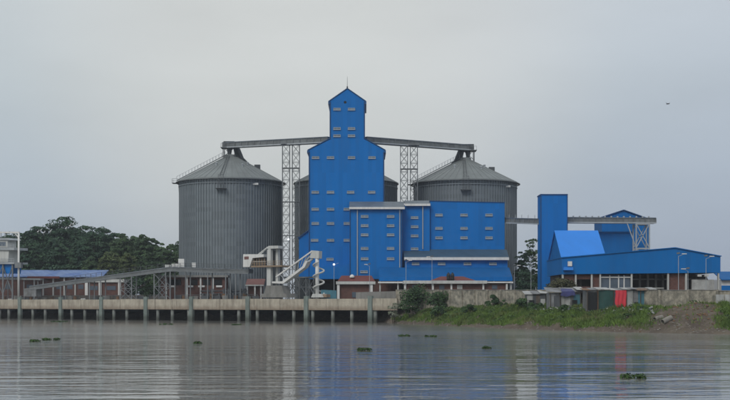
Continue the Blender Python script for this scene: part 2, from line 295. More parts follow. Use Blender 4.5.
WPX = [(397, 266, 303.0), (450, 247, 303.2), (515, 228, 304), (600, 207, 305.2), (660, 196, 306.6), (748, 186, 308), (930, 172, 309)]   # boundary wall: column, distance, foot row
WXY = [(X(a, Y), Y, Z(c, Y)) for a, Y, c in WPX]
def h2(x, y):                                          # cheap smooth noise
    return (np.sin(x*0.9+1.3*np.sin(y*0.37))*np.cos(y*0.8+np.sin(x*0.5)) + 0.6*np.sin(x*2.3+y*1.1)*np.sin(y*1.9-x*0.7))
def gz(x, y):
    x = np.asarray(x, dtype=float); y = np.asarray(y, dtype=float)
    d = (y - shoreY(x if x.ndim else np.array([float(x)]))) * shoreC(x)
    d = d + np.where(x > 4, 0.9*h2(x*0.42, y*0.33)*np.interp(d, [-12, -4, 6, 14], [0, 1, 1, 0]), 0)
    zw = np.interp(x, [p[0] for p in WXY], [p[2] for p in WXY])
    z = np.interp(d, [-40, -6, 0, 1.5, 3.5, 8, 14, 22, 27], [-5, -1.6, -0.12, 0.45, 1.3, 2.7, 3.55, 4.1, 4.6])
    z = np.where(x > 3, z, np.interp(d, [-40, -6, 0, 4], [-5, -3, 0.5, 4.6]))
    z = np.where(x > 3, np.minimum(z, np.maximum(zw, 4.6*(d > 26))), z)
    amp = np.interp(d, [-3, 0, 2, 14, 20], [0, 0.12, 0.28, 0.22, 0.04]) * (x > 4)
    heap = 1.15 * np.exp(-(((x - 51.5)/5.0)**2 + ((y - 186)/4.0)**2)) * (d > 0)
    return z + amp * h2(x, y) + heap
def GZ(x, y): return float(np.ravel(gz(np.array([float(x)]), np.array([float(y)])))[0])
gx = np.concatenate([[-5000, -1500, -500, -250], np.arange(-150, 0, 5.0), np.arange(0, 75, 0.75), np.arange(75, 140, 5.0), [200, 400, 1500, 5000]])
gy = np.concatenate([[20, 80, 110], np.arange(130, 292, 0.75), np.arange(292, 420, 4.0), [500, 800, 2000, 6500]])
GX, GY = np.meshgrid(gx, gy); GZZ = gz(GX.ravel(), GY.ravel())
nx = len(gx); ii = np.arange(len(gy)-1)[:,None]*nx + np.arange(nx-1)[None,:]; ii = ii.ravel()
g = npobj('riverbank_ground', np.stack([GX.ravel(), GY.ravel(), GZZ], 1), np.stack([ii, ii+1, ii+1+nx, ii+nx], 1), M['soil'], kind='structure')
g.data.polygons.foreach_set('use_smooth', [True]*len(g.data.polygons))
w = obj('river_water', MB().add([(-5000,-200,0),(5000,-200,0),(5000,6000,0),(-5000,6000,0)], [(0,1,2,3)]), M['water'], kind='structure')
GL = 4.6                                               # level of the plant yard
# ------------------------------------------------------------------ vegetation
def leaves(centres, rad, n, size, flat=0.6, spread=1.0):
    """n leaf faces round each clump centre: a bumpy shell of small quads, denser on the outside and top"""
    c = np.asarray(centres); k = len(c); rad = np.broadcast_to(np.asarray(rad, float), (k,))
    ci = np.repeat(np.arange(k), n); d = rng.normal(size=(k*n, 3)); d /= np.linalg.norm(d, axis=1)[:,None]
    d[:,2] = np.where(d[:,2] < -0.35, -d[:,2], d[:,2])
    r = rad[ci] * (0.55 + 0.5*rng.random(k*n)**0.6) * spread
    p = c[ci] + d * r[:,None] * np.array([1, 1, flat])
    nrm = d + rng.normal(scale=0.55, size=d.shape) + np.array([0, 0, 0.35]); nrm /= np.linalg.norm(nrm, axis=1)[:,None]
    a = np.cross(nrm, rng.normal(size=d.shape)); a /= np.linalg.norm(a, axis=1)[:,None]; b = np.cross(nrm, a)
    s = size * (0.6 + 0.8*rng.random(k*n))[:,None]
    v = np.stack([p - a*s*0.55, p - b*s*0.34, p + a*s*0.55, p + b*s*0.34], 1).reshape(-1, 3)
    return v, np.arange(len(v)).reshape(-1, 4)
def tree(name, label, px, top, hw, Y, m, group, crown_frac=0.62, nclump=46, nleaf=110, size=0.75, base=GL, trunk_r=0.55, sparse=1.0, rmin=0.55, rlo=0.20, rhi=0.36):
    x = X(px, Y); zt = Z(top, Y); H = zt - base; a = hw / F * Y; ch = H * crown_frac; zc = zt - ch * 0.5
    t = thing(name, label, 'tree', (x, Y, base), group)
    cs = []
    while len(cs) < nclump:
        d = rng.normal(size=3); d /= np.linalg.norm(d)
        if d[2] < -0.5: continue
        rr = rng.uniform(rmin**2, 0.80)**0.5
        cs.append((x + d[0]*a*rr, Y + d[1]*a*rr, zc + d[2]*ch*0.5*rr))
    cs = np.array(cs); rad = a * rng.uniform(rlo, rhi, len(cs))
    tr = MB(); zfork = base + H*(1-crown_frac)*0.8
    tr.path([(x, Y, base-0.3), (x+rng.normal()*0.3, Y, (base+zfork)/2), (x, Y, zfork)], [trunk_r*1.25, trunk_r, trunk_r*0.8], 8)
    obj('trunk', tr, M['bark'], t, True)
    lb = MB()
    for q in cs[rng.permutation(len(cs))[:12]]:
        mid = V((x, Y, zfork)).lerp(V(q), 0.5) + V((rng.normal()*0.3, rng.normal()*0.3, 0.6))
        lb.path([(x, Y, zfork-0.3), mid, q], [trunk_r*0.5, trunk_r*0.28, trunk_r*0.1], 5)
    obj('limbs', lb, M['bark'], t, True)
    v, f = leaves(cs, rad*sparse, nleaf, size)
    npobj('crown', v, f, m, t); return t
def shrub(name, label, px, top, hw, Y, m, group=None, base=None, nclump=16, nleaf=90, size=0.32, cat='shrub', depth=1.0):
    x = X(px, Y); base = GZ(x, Y) if base is None else base; zt = Z(top, Y); H = zt - base; a = hw / F * Y
    t = thing(name, label, cat, (x, Y, base), group)
    cs = np.array([(x + a*0.75*rng.uniform(-1, 1), Y + a*0.5*depth*rng.uniform(-1, 1), 0) for _ in range(nclump)])
    env = np.sqrt(np.clip(1 - ((cs[:,0]-x)/a)**2, 0.1, 1)); cs[:,2] = base + H*0.85*env*rng.uniform(0.3, 1.0, nclump)
    rad = np.minimum(a*0.42, H*0.30) * rng.uniform(0.7, 1.15, nclump)
    st = MB()
    for q in cs[:8]: st.path([(x + (q[0]-x)*0.3, Y, base-0.15), ((q[0]+x)/2, (q[1]+Y)/2, base+(q[2]-base)*0.5), tuple(q)], [0.06, 0.045, 0.02], 5)
    obj('stems', st, M['bark'], t)
    v, f = leaves(cs, rad, nleaf, size, 0.85); v[:,2] = np.maximum(v[:,2], base+0.02)
    npobj('foliage', v, f, m, t); return t
BK = [(-6, 262, 10), (14, 263, 12), (34, 264, 12), (56, 262, 12), (76, 265, 11), (97, 264, 12), (118, 266, 12), (138, 268, 11), (150, 275, 9), (166, 270, 10), (178, 272, 8)]
for k, (a, b, c) in enumerate(BK):
    shrub('understorey_bush', f'dark bush in the row under the grove, {["first","second","third","fourth","fifth","sixth","seventh","eighth","ninth","tenth","eleventh"][k]} from the left', a, b, c, 366 if a < 130 else 352, M['leaf' if k % 2 else 'leaf2'], 'bushes under the grove', GL, 22, 80, 0.7)
G = 'trees behind the brick sheds'
TR = [('tallest dark spreading tree with a domed crown, left of centre in the grove', 64, 214.5, 25, 398, 'leaf'),
      ('dark tree filling the slope right of the cream cabin', 24, 227.5, 16, 396, 'leaf'),
      ('dark tree on the shoulder right of the tallest tree', 83, 222.5, 19, 397, 'leaf'),
      ('dark tree between the grove shoulder and the flat topped tree', 110, 226.5, 17, 398, 'leaf'),
      ('mid green tree just left of the flat topped skyline tree', 133, 231.5, 14, 396, 'leaf2'),
      ('mid green tree just right of the flat topped skyline tree', 153, 236, 13, 394, 'leaf2'),
      ('small tree in the skyline gap beside the left silo', 173, 241.5, 11, 393, 'leaf2'),
      ('dark broad tree sloping down left of the tallest tree', 38, 222, 19, 394, 'leaf'),
      ('dark round tree just right of the tallest tree', 96, 224, 21, 396, 'leaf'),
      ('dark tree in the middle of the grove skyline, second right of the tallest', 122, 230, 17, 394, 'leaf2'),
      ('mid green tree with a flat top on the skyline left of the grey silo', 143, 232.5, 14, 392, 'leaf2'),
      ('low tree at the dip of the skyline near the grey silo', 163, 240.5, 12, 390, 'leaf2'),
      ('tree half hidden behind the left edge of the left silo', 182, 237, 12, 388, 'leaf2'),
      ('dark tree behind the cream control cabin at the left edge', 10, 231, 18, 392, 'leaf'),
      ('dark bluish tree below the left slope of the grove', 28, 240, 15, 376, 'leaf'),
      ('dark rounded tree in front of the tallest tree', 54, 237, 17, 378, 'leaf'),
      ('dark tree in the middle front of the grove, under the skyline dome', 80, 239, 15, 378, 'leaf'),
      ('olive green tree in the front row of the grove', 110, 248, 15, 372, 'leaf3'),
      ('yellowish round tree right behind the sloping conveyor', 128, 251, 11, 370, 'leaf3'),
      ('smaller olive tree low in the front of the grove', 90, 254, 10, 371, 'leaf2'),
      ('mid green tree behind the raised end of the sloping conveyor', 152, 248, 14, 372, 'leaf2')]
for L_, px, top, hw, Y, m in TR:
    tree('broadleaf_tree', L_, px, top, hw, Y, M[m], G, crown_frac=0.93, nclump=int(90+hw*7), nleaf=80, size=0.62, rmin=0.3, rlo=0.17, rhi=0.31)
tree('slender_tree', 'thin open tree with gaps between the right silo and the narrow blue tower', 531, 226, 8, 318, M['leaf2'], 'trees beside the right silo', crown_frac=0.8, nclump=42, nleaf=26, size=0.5, trunk_r=0.16, rmin=0.2, rlo=0.25, rhi=0.55)
tree('leafy_tree', 'dense dark low tree at the foot of the right silo', 523, 249, 9, 312, M['leaf'], 'trees beside the right silo', crown_frac=0.85, nclump=70, nleaf=60, size=0.45, trunk_r=0.25, rmin=0.2)
tree('leafy_tree', 'dark tree against the foot of the narrow blue tower', 535, 262, 6, 304, M['leaf2'], 'trees beside the right silo', crown_frac=0.85, nclump=40, nleaf=60, size=0.45, trunk_r=0.2, rmin=0.2)
for k, (a, b, c, Yt) in enumerate(((775, 258, 24, 330), (822, 252, 26, 340), (872, 256, 24, 335), (925, 250, 28, 345))):   # the bank goes on wooded past the right edge
    tree('broadleaf_tree', f'green tree past the low white and blue building, {["first", "second", "third", "fourth"][k]} from it', a, b, c, Yt, M['leaf2' if k % 2 else 'leaf'], 'trees past the right edge', crown_frac=0.9, nclump=110, nleaf=60, size=0.75, rmin=0.3, rlo=0.17, rhi=0.31)
# egrets roosting on the grove
def egret(p, s=1.0):
    x, y, z = p; m = MB()
    m.tube((x-0.42*s, y, z+0.42*s), (x-0.05*s, y, z+0.52*s), 0.05*s, 0.22*s, 8); m.tube((x-0.05*s, y, z+0.52*s), (x+0.25*s, y, z+0.66*s), 0.22*s, 0.1*s, 8)
    m.path([(x+0.25*s, y, z+0.66*s), (x+0.33*s, y, z+0.9*s), (x+0.27*s, y, z+1.1*s), (x+0.36*s, y, z+1.18*s)], [0.1*s, 0.06*s, 0.055*s, 0.07*s], 6)
    m.tube((x+0.36*s, y, z+1.18*s), (x+0.6*s, y, z+1.14*s), 0.04*s, 0.01*s, 5)
    for k in (-0.06, 0.06): m.tube((x, y+k*s, z-0.25*s), (x, y+k*s, z+0.42*s), 0.025*s, n=4)
    return m
EG = [(38, 233, 382), (43.8, 234, 381), (50.5, 232.5, 380), (52, 225.5, 386), (70, 227, 385), (73, 225.3, 385), (41, 231.6, 382), (66, 229.5, 383)]
for a, b, Y in EG:
    o = obj('white_bird', egret(P(a, b, Y), 0.85), M['bird'])
    tag(o, 'small white bird perched high on the crowns of the dark grove', 'bird', 'white birds on the tree grove')
bm = MB(); bx, by, bz = P(668, 104, 240)
bm.tube((bx-0.3, by, bz), (bx+0.3, by, bz+0.03), 0.1, 0.06, 6)
for s in (-1, 1): bm.ext([(bx-0.12, by, bz+0.05), (bx+0.14, by, bz+0.05), (bx+0.02+0.5*s, by, bz+0.32)] if s > 0 else [(bx+0.14, by, bz+0.05), (bx-0.12, by, bz+0.05), (bx-0.5, by, bz+0.3)], (0, 0.04, 0))
tag(obj('flying_bird', bm, M['dbird']), 'tiny dark bird flying alone in the grey sky', 'bird')
# ------------------------------------------------------------------ silos
def silo(px, Y, label, R=14.1, eave=182.6, apex=156.5, side=-1, full=True):
    cx = X(px, Y); ze = Z(eave, Y); za = Z(apex, Y); t = thing('grain_silo', label, 'silo', (cx, Y, GL), 'corrugated steel grain silos')
    obj('foundation', MB().lathe(cx, Y, [(0, GL-0.2), (R+0.5, GL-0.2), (R+0.5, GL+0.9), (0, GL+0.9)], 64), M['conc2'], t)
    obj('wall', MB().lathe(cx, Y, [(R, GL+0.9), (R, ze)], 128), M['silo'], t, True)
    sb = MB()
    for i in range(108):
        a = 2*math.pi*(i+0.5)/108; ca, sa = math.cos(a), math.sin(a)
        sb.bar((cx+ca*(R+0.09), Y+sa*(R+0.09), GL+0.9), (cx+ca*(R+0.09), Y+sa*(R+0.09), ze-0.1), 0.2, 0.24, (ca, sa, 0))
    obj('wall_stiffeners', sb, M['rib'], t, kind='stuff')
    for k in (1, ):                                      # ring girder under the eave
        z = ze-1.3
        obj('ring_girder', MB().lathe(cx, Y, [(R+0.19, z-0.12), (R+0.33, z-0.12), (R+0.33, z+0.12), (R+0.19, z+0.12)], 96), M['rib'], t)
    rt = 1.7; zt = za - 0.2
    rf = obj('roof', MB().lathe(cx, Y, [(R+0.55, ze-0.15), (R+0.55, ze+0.05), (rt, zt), (rt, zt+0.6), (0, zt+0.6)], 96), M['siloroof'], t)
    rb = MB()
    for i in range(48):
        a = 2*math.pi*i/48; ca, sa = math.cos(a), math.sin(a)
        rb.bar((cx+ca*(R+0.5), Y+sa*(R+0.5), ze+0.10), (cx+ca*rt, Y+sa*rt, zt+0.03), 0.07, 0.09)
    obj('roof_ribs', rb, M['siloroof'], rf, kind='stuff')
    obj('roof_ring', MB().lathe(cx, Y, [(R*0.50, ze+(zt-ze)*0.527+0.1), (R*0.53, ze+(zt-ze)*0.497+0.25), (R*0.56, ze+(zt-ze)*0.467+0.1)], 96), M['steel'], rf)
    if not full: return t, cx, ze, za
    # eave walkway with guard rail
    obj('eave_walkway', MB().lathe(cx, Y, [(R+0.56, ze-0.35), (R+1.1, ze-0.35), (R+1.1, ze-0.22), (R+0.56, ze-0.22)], 96), M['steel'], t)
    # roof stair along one flank, slightly towards the camera
    a = math.radians(192 if side < 0 else -12); ca, sa = math.cos(a), math.sin(a); st = MB(); rl = MB()
    p0 = V((cx+ca*(R+0.8), Y+sa*(R+0.8), ze+0.25)); p1 = V((cx+ca*rt, Y+sa*rt, zt+0.45)); nrm = V((-sa, ca, 0))
    for s in (-0.45, 0.45):
        st.bar(p0+nrm*s, p1+nrm*s, 0.1, 0.2)
        rl.bar(p0+nrm*s+V((0,0,1.1)), p1+nrm*s+V((0,0,1.1)), 0.04)
        for k in range(17): q = p0.lerp(p1, k/16)+nrm*s; rl.bar(q, q+V((0,0,1.1)), 0.07)
    for k in range(40): q = p0.lerp(p1, (k+0.5)/40); st.box(q.x-0.12, q.x+0.12, q.y-0.45, q.y+0.45, q.z-0.03, q.z+0.05)
    stp = obj('roof_stair', st, M['steel'], t); obj('stair_railing', rl, M['lsteel'], stp)
    # side platform at the eave
    pm = MB(); q = V((cx-(R+1.0) if side < 0 else cx+R+1.0, Y-1.5, ze-0.3))
    pm.box(q.x-0.9, q.x+0.9, q.y-1.2, q.y+1.2, q.z-0.12, q.z)
    for dx in (-0.85, 0.85):
        for dy in (-1.1, 1.1): pm.bar((q.x+dx, q.y+dy, q.z), (q.x+dx, q.y+dy, q.z+1.1), 0.07)
    pm.bar((q.x-0.85, q.y-1.1, q.z+1.1), (q.x+0.85, q.y-1.1, q.z+1.1), 0.07); pm.bar((q.x-0.85, q.y-1.1, q.z+0.55), (q.x+0.85, q.y-1.1, q.z+0.55), 0.05)
    pm.bar((q.x-0.8*(-side)*-1, q.y, q.z-0.1), (q.x-side*0.9, q.y, q.z-2.6), 0.12)
    obj('eave_platform', pm, M['dsteel'], t)
    # wall ladder platform and sample ladder down the front
    fy = Y-R-0.3; lx = cx-1.0; lb = MB()
    for s in (-0.7, 0.7): lb.bar((lx+s, fy-0.7, ze-2.9), (lx+s, fy-0.7, ze+0.8), 0.08)
    for k in range(5): lb.bar((lx-0.7, fy-0.7, ze-2.2+k*0.7), (lx+0.7, fy-0.7, ze-2.2+k*0.7), 0.05)
    obj('ladder_cage', lb, M['dsteel'], t)
    bb = MB(); bb.box(lx-1.4, lx+1.4, fy-1.4, fy+0.2, ze-3.1, ze-2.95)
    for s in np.linspace(-1.35, 1.35, 5): bb.bar((lx+s, fy-1.35, ze-3.0), (lx+s, fy-1.35, ze-1.9), 0.07)
    bb.bar((lx-1.4, fy-1.35, ze-1.9), (lx+1.4, fy-1.35, ze-1.9), 0.08)
    obj('front_balcony', bb, M['dsteel'], t)
    rr = MB()
    for s in (-0.45, 0.45): rr.bar((cx+s-1, Y-R, ze+0.35), (cx+s*0.6-0.5, Y-rt, zt+0.4), 0.08, 0.12)
    for k in range(14): q = V((cx-1, Y-R, ze+0.38)).lerp(V((cx-0.5, Y-rt, zt+0.42)), k/13); rr.bar(q-V((0.45,0,0)), q+V((0.45,0,0)), 0.06)
    obj('roof_ladder', rr, M['dsteel'], t)
    # small roof vents
    for ang, fr in ((-60, 0.55), (-38, 0.45), (-118, 0.5)):
        ar = math.radians(ang); rr_ = R*fr; zz = ze+(zt-ze)*(1-(rr_-rt)/(R+0.55-rt)); q = V((cx+rr_*math.cos(ar), Y+rr_*math.sin(ar), zz))
        obj('roof_vent', MB().tube(q-V((0,0,0.2)), q+V((0,0,0.5)), 0.28, n=8).tube(q+V((0,0,0.5)), q+V((0,0,0.75)), 0.45, 0.2, n=8), M['lsteel'], t)
    fr_ = 0.5; q = V((cx+R*fr_*(1 if True else -1), Y-0.4, ze+(zt-ze)*(1-(R*fr_-rt)/(R+0.55-rt))))
    obj('roof_hatch', MB().box(q.x-0.5, q.x+1.1, q.y-0.6, q.y+0.6, q.z-0.6, q.z+0.75), M['dsteel'], t)
    # lit sign / lamp box near the eave
    sx = cx + 7.9*(1 if px < 300 else 1.35); sy = Y - math.sqrt(max(0.1, R*R-(sx-cx)**2)) - 0.55
    obj('wall_lamp', MB().box(sx-0.75, sx+0.75, sy, sy+0.5, ze-1.8, ze-1.3), M['white'], t)
    return t, cx, ze, za
silo(231, 333, 'leftmost large grey silo standing beside the tree grove', side=-1)
silo(346, 334, 'grey silo mostly hidden behind the tall blue tower', full=False, eave=184, apex=158)
silo(465, 333, 'rightmost grey silo behind the wide blue building', eave=184, apex=159.5, side=-1)
# ------------------------------------------------------------------ overhead galleries from the tower to the silo heads
def gallery(label, ax, ay, aY, bx_, by_, bY, wid=1.9, hgt=1.45, n=16, name='conveyor_bridge', group='covered conveyor bridges'):
    a = V(P(ax, ay, aY)); b = V(P(bx_, by_, bY)); d = (b-a).normalized(); s = V((-d.y, d.x, 0)).normalized()
    if s.y > 0: s = -s                                  # s points to the camera
    t = thing(name, label, 'conveyor', (a.x, a.y, min(a.z, b.z)-hgt), group)
    obj('trunking', MB().bar(a-V((0,0,hgt*0.55)), b-V((0,0,hgt*0.55)), wid*0.86, hgt*0.8), M['gallery'], t)
    obj('cover', MB().bar(a-V((0,0,0.1)), b-V((0,0,0.1)), wid*1.02, 0.22), M['greyroof'], t)
    obj('bottom_chord', MB().bar(a+s*wid*0.5-V((0,0,hgt)), b+s*wid*0.5-V((0,0,hgt)), 0.28, 0.3).bar(a-s*wid*0.5-V((0,0,hgt)), b-s*wid*0.5-V((0,0,hgt)), 0.28, 0.3), M['lsteel'], t)
    for k in range(n+1):
        q = a.lerp(b, k/n)+s*wid*0.52; obj('side_post', MB().bar(q-V((0,0,0.2)), q-V((0,0,hgt)), 0.12), M['steel'], t)
    return t, a, b
g1, a1, b1 = gallery('conveyor bridge sloping from the tall tower to the left silo', 329.5, 136.9, 312, 224.5, 142.6, 333)
g2, a2, b2 = gallery('conveyor bridge sloping from the tall tower to the right silo', 365, 136.9, 312, 471.5, 145.2, 333)
def head(parent, px, Y, top, apex, side):
    cx = X(px, Y); zt = Z(top, Y); za = Z(apex, Y)-0.3
    hm = MB(); hm.box(cx-1.5, cx+1.5, Y-1.5, Y+1.5, zt-1.3, zt+0.25); obj('drive_house', hm, M['dsteel'], parent)
    pm = MB(); pm.box(cx-2.3, cx+2.3, Y-2.0, Y+2.0, zt-1.55, zt-1.4)
    for dx in (-2.2, -1.1, 0, 1.1, 2.2): pm.bar((cx+dx, Y-1.95, zt-1.4), (cx+dx, Y-1.95, zt-0.4), 0.06)
    pm.bar((cx-2.2, Y-1.95, zt-0.4), (cx+2.2, Y-1.95, zt-0.4), 0.06)
    obj('platform', pm, M['steel'], parent)
    for dx in (-1.6, 1.6):
        for dy in (-1.4, 1.4): obj('frame_leg', MB().bar((cx+dx, Y+dy, zt-1.5), (cx+dx, Y+dy, za-1.0), 0.2), M['dsteel'], parent)
    for s_ in (-1.6, 1.6): obj('frame_brace', MB().bar((cx-s_, Y-1.4, zt-1.5), (cx+s_, Y-1.4, za), 0.13), M['dsteel'], parent)
    obj('discharge_spout', MB().lathe(cx, Y, [(0.8, zt-1.5), (0.5, za+0.9), (0.9, za-0.3)], 10), M['dsteel'], parent)
    # raking strut from the bridge down on to the roof
    sm = MB()
    for dy in (-0.9, 0.9): sm.path([(cx+side*2.2, Y+dy, zt-1.0), (cx+side*3.6, Y+dy, za-0.2), (cx+side*6.2, Y+dy, za-2.6)], [0.42, 0.36, 0.16], 6)
    sm.ext([(cx+side*1.0, Y-0.5, zt-1.2), (cx+side*2.4, Y-0.5, zt-1.2), (cx+side*3.7, Y-0.5, za-0.4), (cx+side*1.8, Y-0.5, za-0.6)][::side], (0, 1.0, 0))
    obj('raking_strut', sm, M['dsteel'], parent)
head(g1, 229.5, 333, 142.8, 156.5, 1); head(g2, 468, 333, 145.6, 159.5, -1)
def lattice(px0, px1, Y, top, label, par_bridge_z):
    t = thing('lattice_tower', label, 'support tower', (X((px0+px1)/2, Y), Y, GL), 'lattice towers under the bridges')
    x0, x1 = X(px0, Y), X(px1, Y); w = (x1-x0)*0.42; zt = Z(top, Y)
    for xa in (x0, x1-w):
        br = MB()
        for xx in (xa, xa+w):
            for yy in (Y-w/2, Y+w/2): obj('leg', MB().bar((xx, yy, GL-0.2), (xx, yy, zt), 0.14), M['steel'], t)
        nlev = 18
        for k in range(nlev):
            z0 = GL+(zt-GL)*k/nlev; z1 = GL+(zt-GL)*(k+1)/nlev
            for yy in (Y-w/2, Y+w/2):
                br.bar((xa, yy, z1-0.05), (xa+w, yy, z1-0.05), 0.09)
                br.bar((xa, yy, z0), (xa+w, yy, z1), 0.08); br.bar((xa+w, yy, z0), (xa, yy, z1), 0.08)
            for xx in (xa, xa+w):
                br.bar((xx, Y-w/2, z1-0.05), (xx, Y+w/2, z1-0.05), 0.09); br.bar((xx, Y-w/2 if k % 2 else Y+w/2, z0), (xx, Y+w/2 if k % 2 else Y-w/2, z1), 0.08)
        obj('bracing', br, M['steel'], t, kind='stuff')
    for k in (3, 6, 9, 12):
        z = GL+(zt-GL)*k/14-0.35; obj('tie_platform', MB().box(x0-0.1, x1+0.1, Y-w/2-0.1, Y+w/2+0.1, z, z+0.12), M['steel'], t)
    obj('head_beam', MB().box(x0-0.4, x1+0.4, Y-w/2-0.3, Y+w/2+0.3, zt, zt+0.35), M['steel'], t)
    return t
lattice(282.5, 299.5, 320, 144.6, 'pale lattice tower left of the tall blue tower', 0)
lattice(400.5, 417.5, 320, 145.6, 'pale lattice tower right of the tall blue tower', 0)
# ------------------------------------------------------------------ windows
def win_proto(w=1.8, h=0.56):
    fm = MB(); b = 0.07
    for z in (-h/2, h/2-b): fm.box(-w/2, w/2, -0.06, 0.10, z, z+b)
    fm.box(-w/2-0.06, w/2+0.06, -0.16, 0.10, -h/2-0.09, -h/2-0.001)
    for x in (-w/2, w/2-b, -b/2): fm.box(x, x+b, -0.055, 0.10, -h/2+b, h/2-b)
    fr = obj('window', fm, M['sill']); lm = MB()
    for k in range(4):
        z = -h/2+b+(h-2*b)*(k+0.5)/4
        lm.add([(-w/2+b, -0.03, z-0.075), (w/2-b, -0.03, z-0.075), (w/2-b, 0.05, z+0.075), (-w/2+b, 0.05, z+0.075)], [(0,1,2,3)])
    for o_, mb in ((fr, fm),):                          # keep the pivot in the middle of the opening
        me = bpy.data.meshes.new('window'); me.from_pydata(mb.v, [], mb.f); me.materials.append(M['sill']); o_.data = me
    me = bpy.data.meshes.new('louvre'); me.from_pydata(lm.v, [], lm.f); me.materials.append(M['louvre']); lo = bpy.data.objects.new('louvre', me); col.objects.link(lo); lo.parent = fr
    pm = MB().add([(-w/2+b, 0.07, -h/2+b), (w/2-b, 0.07, -h/2+b), (w/2-b, 0.07, h/2-b), (-w/2+b, 0.07, h/2-b)], [(0,1,2,3)])
    me = bpy.data.meshes.new('pane'); me.from_pydata(pm.v, [], pm.f); me.materials.append(M['glass']); po = bpy.data.objects.new('pane', me); col.objects.link(po); po.parent = fr
    return fr
WIN = win_proto(); WIN_USED = [False]
def windows(parent, spots, Y):
    base = V(parent.location)
    for a, b in spots:
        loc = V(P(a, b, Y-0.105)) - base
        if not WIN_USED[0]: WIN_USED[0] = True; WIN.parent = parent; WIN.location = loc
        else: dup(WIN, parent, loc)
def pipe(parent, name, px, y0, y1, Y, r=0.12, m='lsteel'):
    return obj(name, MB().tube(P(px, y1, Y), P(px, y0, Y), r, n=8), M[m], parent)
# ------------------------------------------------------------------ tall head house
TY = 302.0
t = thing('head_house_tower', 'tall blue clad tower with stepped gable top and lightning rod', 'tower building', (X(346, TY), TY, GL))
zb = 279
obj('wall', MB().pp([(309, zb), (384, zb), (384, 150), (364.6, 139.3), (364.6, 101), (347.3, 89.2), (330, 101), (330, 139.3), (309, 150)], TY, 14), M['blue'], t)
obj('base_wall', MB().box(X(310, TY), X(383, TY), TY+0.8, TY+13, GL-0.2, Z(zb, TY)), M['dark'], t)  # open base drawn as a near-black block, its shade put into the colour
def slope(parent, name, p, q, Y, depth, m, t_=0.25, over=0.5):
    a = V(P(*p, Y)); b = V(P(*q, Y)); d = (b-a).normalized(); n = V((-d.z, 0, d.x)) * t_
    if n.z < 0: n = -n
    a = a-V((0, over, 0))+n*0.1; b = b-V((0, over, 0))+n*0.1
    pts = [a, b, b+n, a+n] if b.x > a.x else [b, a, a+n, b+n]
    return obj(name, MB().ext(pts, (0, depth+2*over, 0)), M[m], parent)
slope(t, 'roof', (329, 101.6), (347.3, 88.9), TY, 14, 'trim', 0.2, 0.15); slope(t, 'roof', (347.3, 88.9), (365.6, 101.6), TY, 14, 'trim', 0.2, 0.15)
slope(t, 'lower_roof', (307.8, 150.5), (330, 138.8), TY, 14, 'trim', 0.2, 0.15); slope(t, 'lower_roof', (364.6, 138.8), (385.2, 150.5), TY, 14, 'trim', 0.2, 0.15)
for a, b, h in ((329.2, 101.6, 3.8), (365.4, 101.6, 3.8), (308.1, 150.8, 3.2), (384.9, 150.8, 3.2)):
    x = X(a, TY); obj('gutter_box', MB().box(x-0.25, x+0.25, TY-0.3, TY+14.2, Z(b+h-1, TY), Z(b-0.3, TY)), M['trim'], t)
for a, y0, y1 in ((309.3, 152, zb), (383.7, 152, 203), (330.2, 102, 139), (364.4, 102, 139)):
    pipe(t, 'corner_trim', a, y0, y1, TY-0.02, 0.16, 'trim')
obj('vent_hole', MB().tube(P(345.2, 102.3, TY-0.05), P(345.2, 102.3, TY+0.2), 0.36, n=12), M['black'], t)
obj('lightning_rod', MB().tube(P(347.3, 89, TY+5), P(347.3, 76.5, TY+5), 0.07, 0.03, n=6).tube(P(347.3, 89.5, TY+5), P(347.3, 86.5, TY+5), 0.2, n=6), M['dsteel'], t)
windows(t, [(337, 109), (351.5, 109), (337, 128.4), (351.5, 128.4), (337, 135.6), (351.5, 135.6), (315.5, 157.4), (330.5, 157.4), (351.5, 157.4), (372, 157.4),
            (315.2, 192), (330.5, 192), (350.6, 192), (371.6, 192), (315.2, 209), (330.5, 209), (347.3, 209), (315.2, 223.2), (330.5, 223.2), (347.3, 223.2),
            (314.6, 240), (330.5, 240), (347.3, 240), (330, 259), (344, 271.5)], TY)
# left lean-to wing of the tower
obj('side_wing', MB().pp([(299, 278), (309.4, 278), (309.4, 230.5), (299, 238)], TY+2, 10), M['blue'], t)
slope(t, 'wing_roof', (298.2, 238.6), (309.2, 230.4), TY+2, 10, 'trim', 0.2, 0.4)
obj('front_wing', MB().pp([(309.5, 279), (350, 279), (350, 263), (342, 267), (309.5, 267)], TY-3.2, 3.1), M['blue'], t)
# ------------------------------------------------------------------ annex with two roof strips
AY = 296.0
t = thing('annex_building', 'blue clad annex with narrow windows in front of the tall tower', 'building', (X(378, AY), AY, GL))
obj('wall', MB().pp([(350, 279), (402, 279), (402, 208), (350, 208)], AY, 5.9), M['blue'], t)
obj('rear_wall', MB().pp([(402.2, 279), (429.8, 279), (429.8, 205), (402.2, 205)], AY+3, 6), M['blue'], t)
obj('base_wall', MB().box(X(352, AY), X(401, AY), AY+0.7, AY+5, GL-0.2, Z(279, AY)), M['brick'], t)
obj('roof', MB().slab(X(349.3, AY), X(404.5, AY), (AY-0.7, Z(207.6, AY)), (AY+5.98, Z(201.6, AY+5.98)), 0.2), M['greyroof'], t)
obj('rear_roof', MB().slab(X(404.8, AY+3), X(430.3, AY+3), (AY+2.3, Z(203.8, AY+2.3)), (AY+8.5, Z(200.6, AY+8.5)), 0.2), M['greyroof'], t)
obj('fascia', MB().box(X(349.2, AY), X(404.6, AY), AY-0.95, AY-0.72, Z(209.4, AY), Z(207.3, AY)), M['white'], t)
obj('fascia', MB().box(X(404.8, AY+3), X(430.2, AY+3), AY+2.05, AY+2.28, Z(205.8, AY+2), Z(203.6, AY+2)), M['white'], t)
